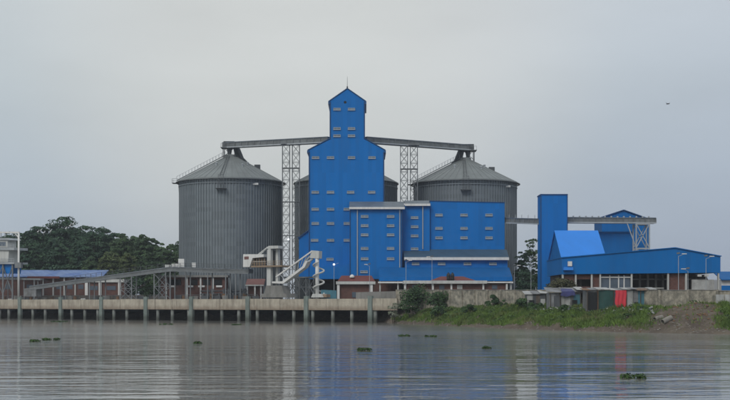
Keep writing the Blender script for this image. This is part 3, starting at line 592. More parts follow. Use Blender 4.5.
windows(t, [(a, b) for a in (364.6, 390.6) for b in (216.2, 225.4, 234.6, 248.2, 258.5)] + [(364, 271.6), (390.8, 271.6)], AY)
windows(t, [(414.6, b) for b in (217.4, 226.5, 235.6, 248.6)], AY+3)
for a, y0, y1, Y in ((357.4, 210, 279, AY-0.2), (399.8, 210, 270, AY-0.2), (422.8, 206.5, 249, AY+2.8)): pipe(t, 'downpipe', a, y0, y1, Y, 0.13, 'lsteel')
for a in (350.2, 401.8): pipe(t, 'corner_trim', a, 210, 279, AY-0.02, 0.14, 'trim')
# ------------------------------------------------------------------ wide process block with two lean-tos
BY = 300.0
t = thing('process_building', 'wide flat-topped blue building in front of the right silo, two lean-to roofs', 'building', (X(467, BY), BY, GL))
obj('wall', MB().pp([(430.2, 279), (504.6, 279), (504.6, 202.8), (430.2, 201.2)], BY, 12), M['blue'], t)
obj('parapet_cap', MB().ext([V(P(429.8, 201.3, BY-0.12)), V(P(505, 202.9, BY-0.12)), V(P(505, 202.1, BY-0.12)), V(P(429.8, 200.5, BY-0.12))], (0, 12.3, 0)), M['trim'], t)
windows(t, [(a, b) for a in (439, 464, 489) for b in (214.8, 228.1, 237.6)], BY)
LY = 295.4
obj('lean_to_wall', MB().box(X(405, LY), X(507.5, LY), LY, LY+4, Z(272, LY), Z(259.5, LY)), M['blue'], t)
obj('lean_to_roof', MB().slab(X(404, LY), X(508.6, LY), (LY-0.8, Z(257.7, LY)), (BY-0.02, Z(249.4, BY)), 0.18), M['slate'], t)
obj('lean_to_fascia', MB().box(X(404, LY), X(508.6, LY), LY-1.05, LY-0.82, Z(260.2, LY), Z(257.4, LY)), M['white'], t)
windows(t, [(a, 263.6) for a in (415.6, 441.6, 467.5, 493)], LY)
CY = 289.0
obj('canopy_roof', MB().slab(X(379, CY), X(512.3, CY), (CY, Z(277.2, CY)), (LY-0.02, Z(267.5, LY)), 0.16), M['midblue'], t)
obj('canopy_fascia', MB().box(X(379, CY), X(512.3, CY), CY-0.2, CY-0.02, Z(281, CY), Z(277, CY)), M['blue'], t)
obj('canopy_gutter', MB().box(X(378, CY), X(513, CY), CY-0.45, CY-0.22, Z(283.2, CY), Z(281.6, CY)), M['white'], t)
for a in (380, 398, 420, 445, 470, 494, 511): obj('column', MB().box(X(a, CY)-0.16, X(a, CY)+0.16, CY+0.1, CY+0.6, GL-0.2, Z(281, CY)), M['cream'], t)
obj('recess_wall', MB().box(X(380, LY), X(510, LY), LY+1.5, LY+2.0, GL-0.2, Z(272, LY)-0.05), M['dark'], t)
# ------------------------------------------------------------------ brick gate house and long brick building
KY = 287.0
t = thing('brick_gatehouse', 'small red brick gatehouse with red roof and white columns by the jetty', 'building', (X(356, KY), KY, GL))
obj('wall', MB().box(X(339, KY), X(374, KY), KY+0.8, KY+5.2, GL-0.2, Z(284, KY)), M['brick'], t)
obj('roof', MB().add([P(337.5, 281.2, KY), P(375, 281.2, KY), P(374, 281.2, KY+6.2), P(338.5, 281.2, KY+6.2), P(341.5, 275.6, KY+3), P(371.5, 275.6, KY+3)], [(0,1,5,4), (1,2,5), (2,3,4,5), (3,0,4), (3,2,1,0)]), M['redroof'], t)
obj('eave_band', MB().box(X(336, KY), X(375.4, KY), KY-0.2, KY+6.3, Z(284.2, KY), Z(281.4, KY)), M['cream'], t)
for a in (338.3, 371.5): obj('column', MB().box(X(a, KY)-0.3, X(a, KY)+0.3, KY+0.05, KY+0.6, GL-0.2, Z(284.3, KY)), M['white'], t)
obj('window', MB().box(X(352, KY), X(358, KY), KY+0.72, KY+0.9, GL+1.1, GL+2.4), M['glass'], t); obj('door', MB().box(X(362, KY), X(366, KY), KY+0.72, KY+0.9, GL, GL+2.2), M['dsteel'], t)
o = obj('dome_antenna', MB().lathe(X(352, KY), KY+1.6, [(0.55, Z(277.4, KY)), (0.6, Z(276.3, KY)), (0.42, Z(275, KY)), (0.05, Z(274.2, KY))], 12), M['white'], smooth=True)
tag(o, 'small white dome on the red roof of the brick gatehouse', 'dome')
RY = 274.0
t = thing('brick_office', 'long low red brick building with white band behind the weathered wall', 'building', (X(457, RY), RY, GL))
obj('wall', MB().box(X(405, RY), X(508, RY), RY+0.8, RY+6, GL-0.2, Z(283.4, RY)), M['brick'], t)
obj('eave_band', MB().box(X(403.5, RY), X(487, RY), RY-0.3, RY+6.4, Z(283.6, RY), Z(280.6, RY)), M['cream'], t)
obj('eave_band', MB().box(X(487.2, RY), X(512, RY), RY, RY+6.2, Z(283.0, RY), Z(281.6, RY)), M['white'], t)
obj('roof', MB().add([P(430, 280.5, RY+0.3), P(476, 280.5, RY+0.3), P(475, 280.5, RY+6), P(431, 280.5, RY+6), P(441, 276.4, RY+3), P(463, 276.4, RY+3)], [(0,1,5,4), (1,2,5), (2,3,4,5), (3,0,4), (3,2,1,0)]), M['redroof'], t)
for a in (405, 433, 451.5, 483.5, 507): obj('column', MB().box(X(a, RY)-0.2, X(a, RY)+0.2, RY+0.3, RY+0.79, GL-0.2, Z(283.7, RY)), M['white'], t)
for a in (415, 442, 460, 495): obj('window', MB().box(X(a, RY)-0.6, X(a, RY)+0.6, RY+0.70, RY+0.95, Z(289, RY), Z(285, RY)), M['glass' if a != 460 else 'cream'], t)
for a, L_ in ((448.6, 'left of the two black water tanks on the brick building roof'), (452.6, 'right of the two black water tanks on the brick building roof')):
    x = X(a, RY); z0 = Z(280.55, RY)
    tk = thing('water_tank', L_, 'water tank', (x, RY-0.02+0.4, z0), 'black roof tanks')
    obj('tank', MB().lathe(x, RY+0.4, [(0, z0), (0.42, z0), (0.43, z0+0.7), (0.40, z0+0.75), (0.43, z0+0.8), (0.42, z0+1.45), (0.2, z0+1.7), (0, z0+1.72)], 14), M['black'], tk, True)
    obj('lid', MB().lathe(x, RY+0.4, [(0, z0+1.85), (0.17, z0+1.85), (0.17, z0+1.7)], 10), M['black'], tk)
# ------------------------------------------------------------------ lamp posts
def lamp_post(label, px, top, Y, base, arm=1, lit=False, r=0.05):
    x = X(px, Y); zt = Z(top, Y); t = thing('lamp_post', label, 'lamp post', (x, Y, base), 'lamp posts in the yard')
    obj('pole', MB().tube((x, Y, base-0.1), (x, Y, zt), r*1.3, r*0.9, n=8), M['lsteel'], t)
    obj('arm', MB().tube((x, Y, zt-0.05), (x+arm*1.1, Y-0.2, zt+0.35), r*0.7, n=6), M['lsteel'], t)
    if lit: obj('lamp_head', MB().lathe(x, Y-0.3, [(0, zt-0.26), (0.2, zt-0.2), (0.28, zt), (0.2, zt+0.2), (0, zt+0.26)], 10), M['lamp'], t, True)
    else:
        obj('lamp_head', MB().box(x+arm*0.9-0.35, x+arm*0.9+0.45, Y-0.4, Y-0.05, zt+0.3, zt+0.45), M['white'], t)
        obj('solar_panel', MB().ext([(x-0.3, Y-0.3, zt+0.35), (x+0.25, Y-0.3, zt+0.45), (x+0.25, Y+0.2, zt+0.7), (x-0.3, Y+0.2, zt+0.6)], (0, 0.02, -0.06)), M['dsteel'], t)
    return t
lamp_post('lit lamp on a post left of the brick gatehouse', 334, 264.5, 283, GL, 1, True)
lamp_post('lamp post standing before the right end of the brick gatehouse', 369.5, 266, 283, GL, -1)
lamp_post('lamp post in front of the black water tanks and wide blue building', 432, 258.5, 268, GL, -1)
lamp_post('thin lamp post in front of the left end of the blue canopy', 406, 262, 270, GL, 1)
lamp_post('lamp post at the right end of the blue canopy', 514.5, 267, 276, GL, 1)
lamp_post('pale lamp post among the trees beside the narrow blue tower', 531, 259, 262, GL, 1)
lamp_post('tall lamp post in front of the long warehouse, left of the two', 678.5, 256, 212, GL, 1)
lamp_post('tall lamp post at the right end of the long warehouse', 706, 258.5, 212, GL, 1)
lamp_post('short post between the two tall warehouse lamp posts', 688, 271, 214, GL, -1)
# ------------------------------------------------------------------ right-hand works: warehouse, narrow tower, hopper building
WY = 240.0
t = thing('warehouse', 'long low blue warehouse with shallow gable over brick bays, far right', 'warehouse', (X(641, WY), WY, GL))
obj('wall_cladding', MB().pp([(562, 274.2), (720.5, 272.6), (720.5, 256.6), (675, 248.2), (562, 258)], WY, 20), M['blue_r'], t)
slope(t, 'roof', (561.5, 258), (675, 248.1), WY, 20, 'blue_r', 0.16, 0.25); slope(t, 'roof', (675, 248.1), (721.2, 256.6), WY, 20, 'blue_r', 0.16, 0.25)
x0 = X(562, WY); x1 = X(720, WY); zl = Z(273.4, WY)
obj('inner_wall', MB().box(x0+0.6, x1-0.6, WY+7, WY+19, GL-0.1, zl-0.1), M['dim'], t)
for a in (581, 640, 648, 656, 663): obj('inner_column', MB().box(X(a, WY+5)-0.2, X(a, WY+5)+0.2, WY+5, WY+5.4, GL-0.1, zl), M['conc2'], t)
obj('inner_beam', MB().box(x0+1, x1-1, WY+5.05, WY+5.35, Z(279.5, WY), Z(278, WY)), M['conc2'], t)
for a in (563, 576, 592, 600.5, 632, 668.5, 686.5, 719): obj('column', MB().box(X(a, WY)-0.15, X(a, WY)+0.15, WY+0.2, WY+0.8, GL-0.2, Z(273.2, WY)), M['cream'], t)
for a, b, y0, y1 in ((564, 575, 275, 292), (577, 591.6, 274.6, 279), (577, 591.6, 286.5, 292), (593, 600, 274.6, 292), (669, 686, 273.6, 292)):
    obj('brick_infill', MB().box(X(a, WY), X(b, WY), WY+0.85, WY+1.3, GL-0.2 if y1 > 290 else Z(y1, WY), Z(y0, WY)), M['brick'], t)
obj('panel_wall', MB().box(X(693, WY), X(715.5, WY), WY+0.9, WY+1.3, GL-0.2, Z(279.5, WY)), M['tinpale'], t)
gl = obj('glazing', MB().box(X(601, WY), X(631.5, WY), WY+1.0, WY+1.1, GL+0.3, Z(275.5, WY)), M['glass'], t)
for a in (610.7, 619.5, 625): obj('mullion', MB().box(X(a, WY)-0.1, X(a, WY)+0.1, WY+0.8, WY+0.99, GL, Z(275, WY)), M['white'], gl)
obj('transom', MB().box(X(601, WY), X(631.5, WY), WY+0.75, WY+0.97, Z(277.8, WY), Z(276.6, WY)), M['white'], gl)
for y0 in (287.5, ): obj('rail_beam', MB().box(X(633, WY), X(667, WY), WY+2.4, WY+2.7, Z(y0+1, WY), Z(y0, WY)), M['cream'], t)
for a in (700, 707): obj('eave_bracket', MB().box(X(a, WY)-0.4, X(a, WY)+0.4, WY+0.2, WY+0.8, Z(276.5, WY), Z(274.3, WY)), M['cream'], t)
obj('air_conditioner', MB().box(X(567.5, WY), X(571.5, WY), WY-0.7, WY-0.02, Z(266.2, WY), Z(261.5, WY)), M['white'], t); obj('lower_awning', MB().box(X(563, WY), X(572.5, WY), WY-0.9, WY-0.02, Z(270.3, WY), Z(267.2, WY)), M['bright'], t)
t = thing('hopper_building', 'blue building with bright steep roof in front of the narrow tower', 'building', (47.7, 272, GL))
obj('wall', MB().ext([(43.2, 263, GL-0.2), (43.2, 263, Z(257.2, 263)), (43.2, 272, Z(231.4, 272)), (43.2, 281, Z(257.2, 263)), (43.2, 281, GL-0.2)], (9.3, 0, 0)), M['blue_r'], t)
zr, zee = Z(231, 272), Z(257, 263)
obj('roof', MB().slab(42.9, 52.8, (262.6, zee-0.1), (272, zr+0.12), 0.15), M['bright'], t)
obj('roof', MB().slab(42.9, 52.8, (281.4, zee-0.1), (272.01, zr+0.12), 0.15), M['bright'], t)
t = thing('elevator_tower', 'narrow tall blue box tower on the right, beside the trees', 'tower building', (44.5, 285, GL))
ex0, ex1 = X(541, 283), X(567.3, 283)
obj('wall', MB().box(ex0, ex1, 283, 288.5, GL-0.2, Z(194.6, 283)), M['blue'], t)
obj('roof_trim', MB().box(ex0-0.12, ex1+0.12, 282.88, 288.62, Z(195.2, 283), Z(194.0, 283)), M['trim'], t)
for xx in (ex0, ex1): obj('corner_trim', MB().box(xx-0.1, xx+0.1, 282.9, 283.1, GL, Z(195.3, 283)), M['trim'], t)
obj('base_door', MB().box(ex0+1, ex0+3, 282.9, 283.05, GL, GL+2.6), M['dsteel'], t)
t = thing('rear_block', 'plain blue block between the bright roof and the steel trestle', 'building', (X(614, 291), 291, GL))
obj('wall', MB().box(X(590, 291), X(632.3, 291), 291, 297, GL-0.2, Z(233, 291)), M['blue_r'], t); obj('roof_cap', MB().box(X(589.5, 291), X(632.8, 291), 290.8, 297.2, Z(233.2, 291), Z(231.6, 291)), M['midblue'], t)
t = thing('gabled_blue_building', 'blue building with gable roof rising behind the steel trestle', 'building', (X(626, 299), 299, GL))
obj('wall', MB().pp([(602, 262), (650, 262), (650, 220), (623.5, 210.8), (602, 217.4)], 299, 10), M['blue_r'], t)
slope(t, 'roof', (601.2, 217.8), (623.5, 210.5), 299, 10, 'trim', 0.2, 0.4); slope(t, 'roof', (623.5, 210.5), (651.2, 220.3), 299, 10, 'trim', 0.2, 0.4)
obj('base_wall', MB().box(X(603, 299), X(649, 299), 299.5, 308, GL-0.2, Z(262, 299)), M['blue_r'], t)
obj('wall_lamp', MB().box(X(651.3, 299), X(652.6, 299), 298.4, 298.9, Z(223, 299), Z(221, 299)), M['white'], t)
g3, a3, b3 = gallery('conveyor bridge from the wide blue building to the narrow tower', 503, 217.6, 303, 541.5, 218.6, 287, 1.5, 1.3, 8)
rl = MB()
for k in range(7):
    q = a3.lerp(b3, k/6); rl.bar(q, q+V((0, 0, 0.8)), 0.12)
obj('railing', rl, M['lsteel'], g3)
g4, a4, b4 = gallery('conveyor bridge from the narrow tower to the steel trestle', 567, 217.2, 287, 655, 217.8, 290, 1.5, 1.3, 16)
fl = MB()
for k in range(1, 14): q = a4.lerp(b4, k/14); fl.bar(q, q+V((0, 0, 0.35)), 0.3, 0.5)
obj('idler_boxes', fl, M['lsteel'], g4)
t = thing('steel_trestle', 'braced steel trestle at the end of the right conveyor bridge', 'support tower', (X(641, 289), 289, GL))
xs = (X(634.8, 289), X(648, 289)); zt = Z(224, 289); zs = [GL, 9, 13.5, 17.6, zt]
for xx in xs:
    for yy in (287.6, 290.8): obj('leg', MB().bar((xx, yy, GL-0.2), (xx, yy, zt), 0.3), M['lsteel'], t)
for k in range(4):
    for yy in (287.6, 290.8):
        obj('brace', MB().bar((xs[0], yy, zs[k]), (xs[1], yy, zs[k+1]), 0.2), M['lsteel'], t); obj('brace', MB().bar((xs[1], yy, zs[k]), (xs[0], yy, zs[k+1]), 0.2), M['lsteel'], t)
        obj('beam', MB().bar((xs[0], yy, zs[k+1]-0.12), (xs[1], yy, zs[k+1]-0.12), 0.25), M['lsteel'], t)
obj('knee_brace', MB().bar((xs[0], 287.6, zs[3]), (X(626, 289), 287.6, zt), 0.22), M['lsteel'], t)
# far right building
t = thing('edge_building', 'white and blue low building cut off by the right edge', 'building', (X(737, 262), 262, GL))
obj('wall', MB().box(X(721.5, 262), X(760, 262), 262, 270, GL-0.2, Z(279.5, 262)), M['white'], t); obj('roof', MB().slab(X(720.5, 262), X(761, 262), (261.2, Z(279.3, 261)), (268, Z(271.5, 268)), 0.2), M['midblue'], t)
obj('plinth_band', MB().box(X(721.4, 262), X(760, 262), 261.85, 261.99, GL, Z(285.5, 262)), M['blue'], t)
# ------------------------------------------------------------------ boundary wall
t = thing('boundary_wall', 'weathered concrete boundary wall along the top of the grassy bank', 'wall', (WXY[2][0], WXY[2][1], WXY[2][2]))
TOPPY = [290.0, 290.0, 290.2, 290.0, 290.4, 290.8, 291.5]
for i in range(len(WXY)-1):
    a = V(WXY[i]); b = V(WXY[i+1]); ta = Z(TOPPY[i], a.y); tb = Z(TOPPY[i+1], b.y); n = max(2, int((b-a).length/4)); d = V((b.x-a.x, b.y-a.y, 0)).normalized(); s = V((-d.y, d.x, 0))
    for k in range(n):
        p = a.lerp(b, k/n); q = a.lerp(b, (k+1)/n); zp = ta+(tb-ta)*k/n; zq = ta+(tb-ta)*(k+1)/n; j = random.uniform(-0.06, 0.06)
        obj('wall_panel', MB().ext([V((p.x, p.y, p.z-1.2))+d*0.02, V((q.x, q.y, q.z-1.2))-d*0.02, V((q.x, q.y, zq+j))-d*0.02, V((p.x, p.y, zp+j))+d*0.02], s*0.25), M['wall'], t)
        obj('pilaster', MB().bar(V((p.x, p.y, p.z-1.2))-s*0.08, V((p.x, p.y, zp+0.12))-s*0.08, 0.4, 0.3, s), M['wall'], t)
        obj('coping', MB().bar(V((p.x, p.y, zp+j+0.06))+s*0.12, V((q.x, q.y, zq+j+0.06))+s*0.12, 0.4, 0.12), M['conc2'], t)
# concrete retaining wall at the jetty root
o = obj('retaining_wall', MB().pp([(356, 301.5), (401, 301.5), (401, 291), (356, 292.2)], 282.5, 0.5), M['conc2']); tag(o, 'plain grey concrete wall at the landward end of the jetty', 'wall')
o = obj('teal_fence', MB().pp([(321, 300), (336.5, 300), (336.5, 290.5), (321, 289.6)], 281.5, 0.12), M['teal']); tag(o, 'short teal sheet fence beside the brick gatehouse', 'fence')
# ------------------------------------------------------------------ jetty
DT, FB = 5.35, 2.75
t = thing('jetty', 'long concrete jetty on piles along the left river bank', 'jetty', tuple(jp(200)))
posts = [-22, 20, 60.8, 101.5, 146, 191.5, 248, 306.5, 370.5]
piles = [-34, -10, 0, 9, 33, 45.5, 72, 85, 98, 114, 127, 158, 172.5, 189, 206, 222, 239, 257.5, 275, 294, 313, 333, 352, 375.5]
pE = jp(397); pW = jp(-45)
obj('deck', MB().ext([pW+JN*0.5+V((0,0,4.35)), pE+JN*0.5+V((0,0,4.35)), pE+JN*0.5+V((0,0,4.85)), pW+JN*0.5+V((0,0,4.85))], JN*16), M['conc2'], t)
obj('deck_beam', MB().ext([pW+JN*4+V((0,0,3.2)), pE+JN*4+V((0,0,3.2)), pE+JN*4+V((0,0,4.34)), pW+JN*4+V((0,0,4.34))], JN*0.8), M['conc2'], t)
cuts = [-45, -22, 0, 20, 40, 60.8, 81, 101.5, 120, 139, 155, 172, 191.5, 220, 248, 257, 280, 306.5, 338, 370.5, 397]
for a, b in zip(cuts[:-1], cuts[1:]):
    p, q = jp(a)+JU*0.05, jp(b)-JU*0.05; j = random.uniform(-0.08, 0.08)
    obj('fascia_panel', MB().ext([p+V((0,0,FB)), q+V((0,0,FB)), q+V((0,0,DT+j)), p+V((0,0,DT+j))], JN*0.5), M['conc'], t)
for a in posts:
    p = jp(a)-JN*0.35; obj('fender_post', MB().ext([p-JU*0.55+V((0,0,-1.6)), p+JU*0.55+V((0,0,-1.6)), p+JU*0.55+V((0,0,6.0)), p-JU*0.55+V((0,0,6.0))], JN*0.8), M['fender'], t)
for a in piles:
    p = jp(a, 0.7); obj('pile', MB().tube(p+V((0,0,-2.5)), p+V((0,0,4.4)), 0.42, n=10), M['pile'], t, True)
for i, a in enumerate(piles[::2]):
    p = jp(a, 6.5); obj('rear_pile', MB().tube(p+V((0,0,-2.5)), p+V((0,0,4.4)), 0.42, n=8), M['pile'], t, True)
obj('underdeck_shade_wall', MB().ext([jp(-45,12)+V((0,0,-2)), jp(392,12)+V((0,0,-2)), jp(392,12)+V((0,0,4.34)), jp(-45,12)+V((0,0,4.34))], JN*0.4), M['dark'], t)  # near-black sheet; the shade beneath the deck is painted into it
# railing along the back of the deck
t = thing('jetty_railing', 'grey post and rail fence along the back of the jetty', 'railing', tuple(jp(120, 9)+V((0,0,4.85))))
RP = [-30 + 9*k for k in range(33)]
for a in RP: p = jp(a, 9.0); obj('post', MB().bar(p+V((0,0,4.85)), p+V((0,0,6.5)), 0.16), M['dsteel'], t)
for z in (5.4, 5.95, 6.45): obj('rail', MB().bar(jp(RP[0], 9)+V((0,0,z)), jp(RP[-1], 9)+V((0,0,z)), 0.09), M['steel'], t)
mm = MB()
for k in range(320):
    p = jp(-30+288*k/320, 9.0); mm.bar(p+V((0,0,4.9)), p+V((0,0,6.4)), 0.035)
obj('balusters', mm, M['dsteel'], t, kind='stuff')
# ------------------------------------------------------------------ sloping shore conveyor on trestles
OFF = 5.0
t = thing('shore_conveyor', 'long grey conveyor rising from the jetty at left towards the silo', 'conveyor', tuple(jp(110, OFF)+V((0,0,4.85))))
A, B, C = JP(32, 286.3, OFF), JP(172, 267.2, OFF), JP(251, 269.6, OFF)
B2 = JP(196, 267.5, OFF)
for nm, p, q in (('sloping_gallery', A, B), ('level_gallery', B, C)):
    s = JN
    gobj = obj(nm, MB().bar(p-V((0,0,0.5)), q-V((0,0,0.5)), 1.9, 0.9), M['gallery'], t)
    obj('belt_cover', MB().bar(p+V((0,0,0.05)), q+V((0,0,0.05)), 1.4, 0.2), M['greyroof'], gobj)
    obj('stringer', MB().bar(p-JN*1.0-V((0,0,0.95)), q-JN*1.0-V((0,0,0.95)), 0.16, 0.3).bar(p-JN*1.0-V((0,0,0.1)), q-JN*1.0-V((0,0,0.1)), 0.16, 0.2), M['steel'], gobj)
    rl = MB(); n = 26 if nm[0] == 's' else 14
    for k in range(n+1):
        m_ = p.lerp(q, k/n)
        if nm[0] == 's' and k < 8: continue
        rl.bar(m_-JN*1.0, m_-JN*1.0+V((0,0,1.1)), 0.11)
        if k < n: m2 = p.lerp(q, (k+1)/n); rl.bar(m_-JN*1.0+V((0,0,1.1)), m2-JN*1.0+V((0,0,1.1)), 0.07); rl.bar(m_-JN*1.0+V((0,0,0.55)), m2-JN*1.0+V((0,0,0.55)), 0.05)
    obj('handrail', rl, M['dsteel'], gobj)
def on_gal(px):
    pb = jp(px, OFF)
    tt = (pb - V((A.x, A.y, 0))).length / (V((B.x, B.y, 0)) - V((A.x, A.y, 0))).length
    return (A.lerp(B, tt) if tt <= 1 else B.lerp(C, ((pb-V((B.x, B.y, 0))).length)/((V((C.x, C.y, 0))-V((B.x, B.y, 0))).length)))
for a in (63, 92, 103, 122.5, 134, 156.5, 168, 172.5, 188, 210, 228, 238):
    p = on_gal(a)
    for s in (-0.9, 0.9):
        q = p + JN*s; obj('trestle_leg', MB().bar((q.x, q.y, 4.8), (q.x, q.y, q.z-0.9), 0.26), M['steel'], t)
for a, b in ((122.5, 134), (156.5, 168)):
    p, q = on_gal(a), on_gal(b)
    for s in (-0.9, 0.9):
        zl, zh = 5.4, min(p.z, q.z)-1.1; zm = (zl+zh)/2
        for z0, z1 in ((zl, zm), (zm, zh)):
            for u, v in ((p, q), (q, p)): obj('trestle_brace', MB().bar((u.x+JN.x*s, u.y+JN.y*s, z0), (v.x+JN.x*s, v.y+JN.y*s, z1), 0.14), M['steel'], t)
        obj('trestle_beam', MB().bar((p.x+JN.x*s, p.y+JN.y*s, zm), (q.x+JN.x*s, q.y+JN.y*s, zm), 0.16), M['steel'], t)
for a, h, wv in ((181.5, 2.2, 0.75), (194, 1.3, 0.5), (175, 0.9, 0.8), (168, 0.8, 0.7)):
    p = on_gal(a); obj('motor_box', MB().box(p.x-wv, p.x+wv, p.y-0.5, p.y+0.5, p.z+0.1, p.z+h), M['white'], t)
obj('tail_gallery', MB().bar(JP(-20, 278.3, OFF+1.5), JP(42, 279.3, OFF+1.5), 1.2, 0.5), M['steel'], t)
for a in (-8, 8, 24, 38): obj('tail_leg', MB().bar(jp(a, OFF+1.5)+V((0,0,4.8)), JP(a, 279, OFF+1.5), 0.22), M['steel'], t)
obj('tail_house', MB().ext([JP(24, 296.5, OFF-1), JP(36, 296.5, OFF-1), JP(36, 287, OFF-1), JP(24, 288.5, OFF-1)], JN*2.0), M['tin'], t)
# ------------------------------------------------------------------ ship unloader
OU = 4.0
t = thing('ship_unloader', 'pale ship unloader with boom and spiral chute on the jetty', 'crane', tuple(jp(270, OU)+V((0,0,4.85))))
def plate(name, pts, off, dep, m, parent=None):
    return obj(name, MB().ext([JP(a, b, off) for a, b in pts], JN*dep), M[m], parent or t)
plate('base', [(260, 297.5), (287, 297.5), (286, 293.6), (262, 293.6)], OU-1.2, 3.6, 'conc2')
plate('pedestal', [(264, 293.6), (284, 293.6), (281.5, 285.5), (266, 285.5)], OU-0.8, 2.8, 'conc2')
plate('front_column', [(266.6, 291), (270.6, 291), (270.6, 247), (267.2, 250)], OU-0.5, 0.9, 'cream')
plate('rear_column', [(275.6, 291), (278, 291), (278, 247), (275.6, 247)], OU+0.9, 0.9, 'cream')
plate('column_head', [(267, 248.8), (278.2, 248.3), (278, 245.6), (268.5, 245.8)], OU-0.55, 2.5, 'cream')
plate('column_web', [(271.4, 266), (274.8, 266), (274.8, 250.6), (271.4, 250.6)], OU+1.0, 0.3, 'dsteel')
plate('machinery_house', [(243, 267), (249.5, 267), (252.5, 258), (263.5, 257), (263.5, 254.2), (243.2, 254.2)], OU-0.7, 2.6, 'white')
plate('machinery_frame', [(252, 266), (265.5, 266), (265.5, 257.2), (253, 258.3)], OU+0.2, 1.4, 'dsteel')
for k in range(5): a = 253.6+2.6*k; plate('frame_post', [(a, 266), (a+0.7, 266), (a+0.7, 258), (a, 258.4)], OU-0.1, 0.25, 'yellow')
plate('frame_rail', [(252.5, 262), (265.6, 261.6), (265.6, 261), (252.6, 261.4)], OU-0.18, 0.06, 'cream')
plate('name_board', [(244.2, 259.4), (248.6, 259.2), (248.6, 256.4), (244.2, 256.6)], OU-0.76, 0.05, 'pink')
plate('platform', [(251, 267.3), (282, 266.6), (282, 265.2), (251, 265.8)], OU-1.1, 3.4, 'yellow')
rl = MB()
for k in range(12):
    a = 252+2.7*k; rl.bar(JP(a, 265.5, OU-1.05), JP(a, 261.3, OU-1.05), 0.07)
rl.bar(JP(252, 261.3, OU-1.05), JP(282, 260.8, OU-1.05), 0.08); rl.bar(JP(252, 263.4, OU-1.05), JP(282, 263, OU-1.05), 0.06)
obj('platform_railing', rl, M['yellow'], t)
sb = MB(); sb.bar(JP(255, 257, OU), JP(268, 247, OU), 0.25); sb.bar(JP(256, 258, OU+1.5), JP(268, 247.5, OU+1.5), 0.2); obj('back_stay', sb, M['cream'], t)
plate('boom', [(272, 283.2), (283, 283.6), (304.3, 267.6), (307.6, 261.4), (305.6, 260.6), (302, 266.6), (282, 281.3), (272, 281.4)], OU-0.6, 1.5, 'white')
bb = MB(); bb.bar(JP(276, 277, OU-0.5), JP(311.5, 251.6, OU-0.5), 0.32); bb.bar(JP(276, 277, OU+0.9), JP(311.5, 251.6, OU+0.9), 0.32)
obj('boom_top_chord', bb, M['white'], t)
bl = MB()
for k in range(1, 9):
    f = k/9; p = JP(276, 277, OU-0.5).lerp(JP(311.5, 251.6, OU-0.5), f); q = JP(282, 281.5, OU-0.5).lerp(JP(305, 263, OU-0.5), min(1, f*1.02)); bl.bar(p, q, 0.12)
obj('boom_lacing', bl, M['lsteel'], t)
plate('boom_head', [(310, 258), (318.6, 258.5), (319, 251), (311, 250.4)], OU-0.5, 1.3, 'cream')
hm = MB()
for a, b in ((305, 261.5, ), (310.5, 256)), ((306, 263.5), (313, 258.5)): hm.bar(JP(*a, OU), JP(*b, OU), 0.45)
obj('head_link', hm, M['lsteel'], t)
pb = jp(317.2, OU); z0 = 4.9; z1 = Z(252, pb.y)
obj('vertical_pipe', MB().tube((pb.x, pb.y, z0+0.3), (pb.x, pb.y, z1), 0.45, n=12), M['white'], t, True)
hx = MB(); pts = []
for k in range(73):
    f = k/72; ang = -math.pi/2 + f*2*math.pi*3.0; rr = 1.25
    pts.append((pb.x+0.35+rr*math.cos(ang), pb.y+rr*0.8*math.sin(ang), z0+1.0+(z1-z0-3.4)*f))
hx.path(pts, 0.22, 6); obj('spiral_chute', hx, M['cream'], t, True)
plate('chute_foot', [(311, 297.4), (323.5, 297.4), (322, 293.8), (312.5, 293.8)], OU-0.9, 2.0, 'cream')
plate('chute_pallet', [(321.5, 297.3), (326.5, 297.3), (326.5, 294.2), (321.5, 294.2)], OU-0.8, 1.6, 'yellow')
# trestle of steel frames behind the boom
t = thing('boom_trestle', 'grey braced steel frames standing behind the unloader boom', 'support frame', tuple(jp(296, 8)+V((0,0,4.85))))
fx = [288, 297, 306, 314]
for a in fx:
    for off in (7.4, 9.2): obj('leg', MB().bar(jp(a, off)+V((0,0,4.8)), JP(a, 277.5, off), 0.22), M['steel'], t)
for a, b in zip(fx[:-1], fx[1:]):
    for u, v in ((a, b), (b, a)): obj('brace', MB().bar(JP(u, 294.5, 7.4), JP(v, 279, 7.4), 0.15), M['steel'], t)
obj('top_beam', MB().bar(JP(286, 277.6, 8.3), JP(316, 277.4, 8.3), 2.2, 0.35), M['steel'], t); obj('mid_beam', MB().bar(JP(288, 287, 7.4), JP(314, 287, 7.4), 0.18), M['steel'], t)
# lit floodlight on a mast by the lattice tower
lamp_post('lit floodlight on a mast in front of the left lattice tower', 288.5, 239.5, 304, GL, 1, True)
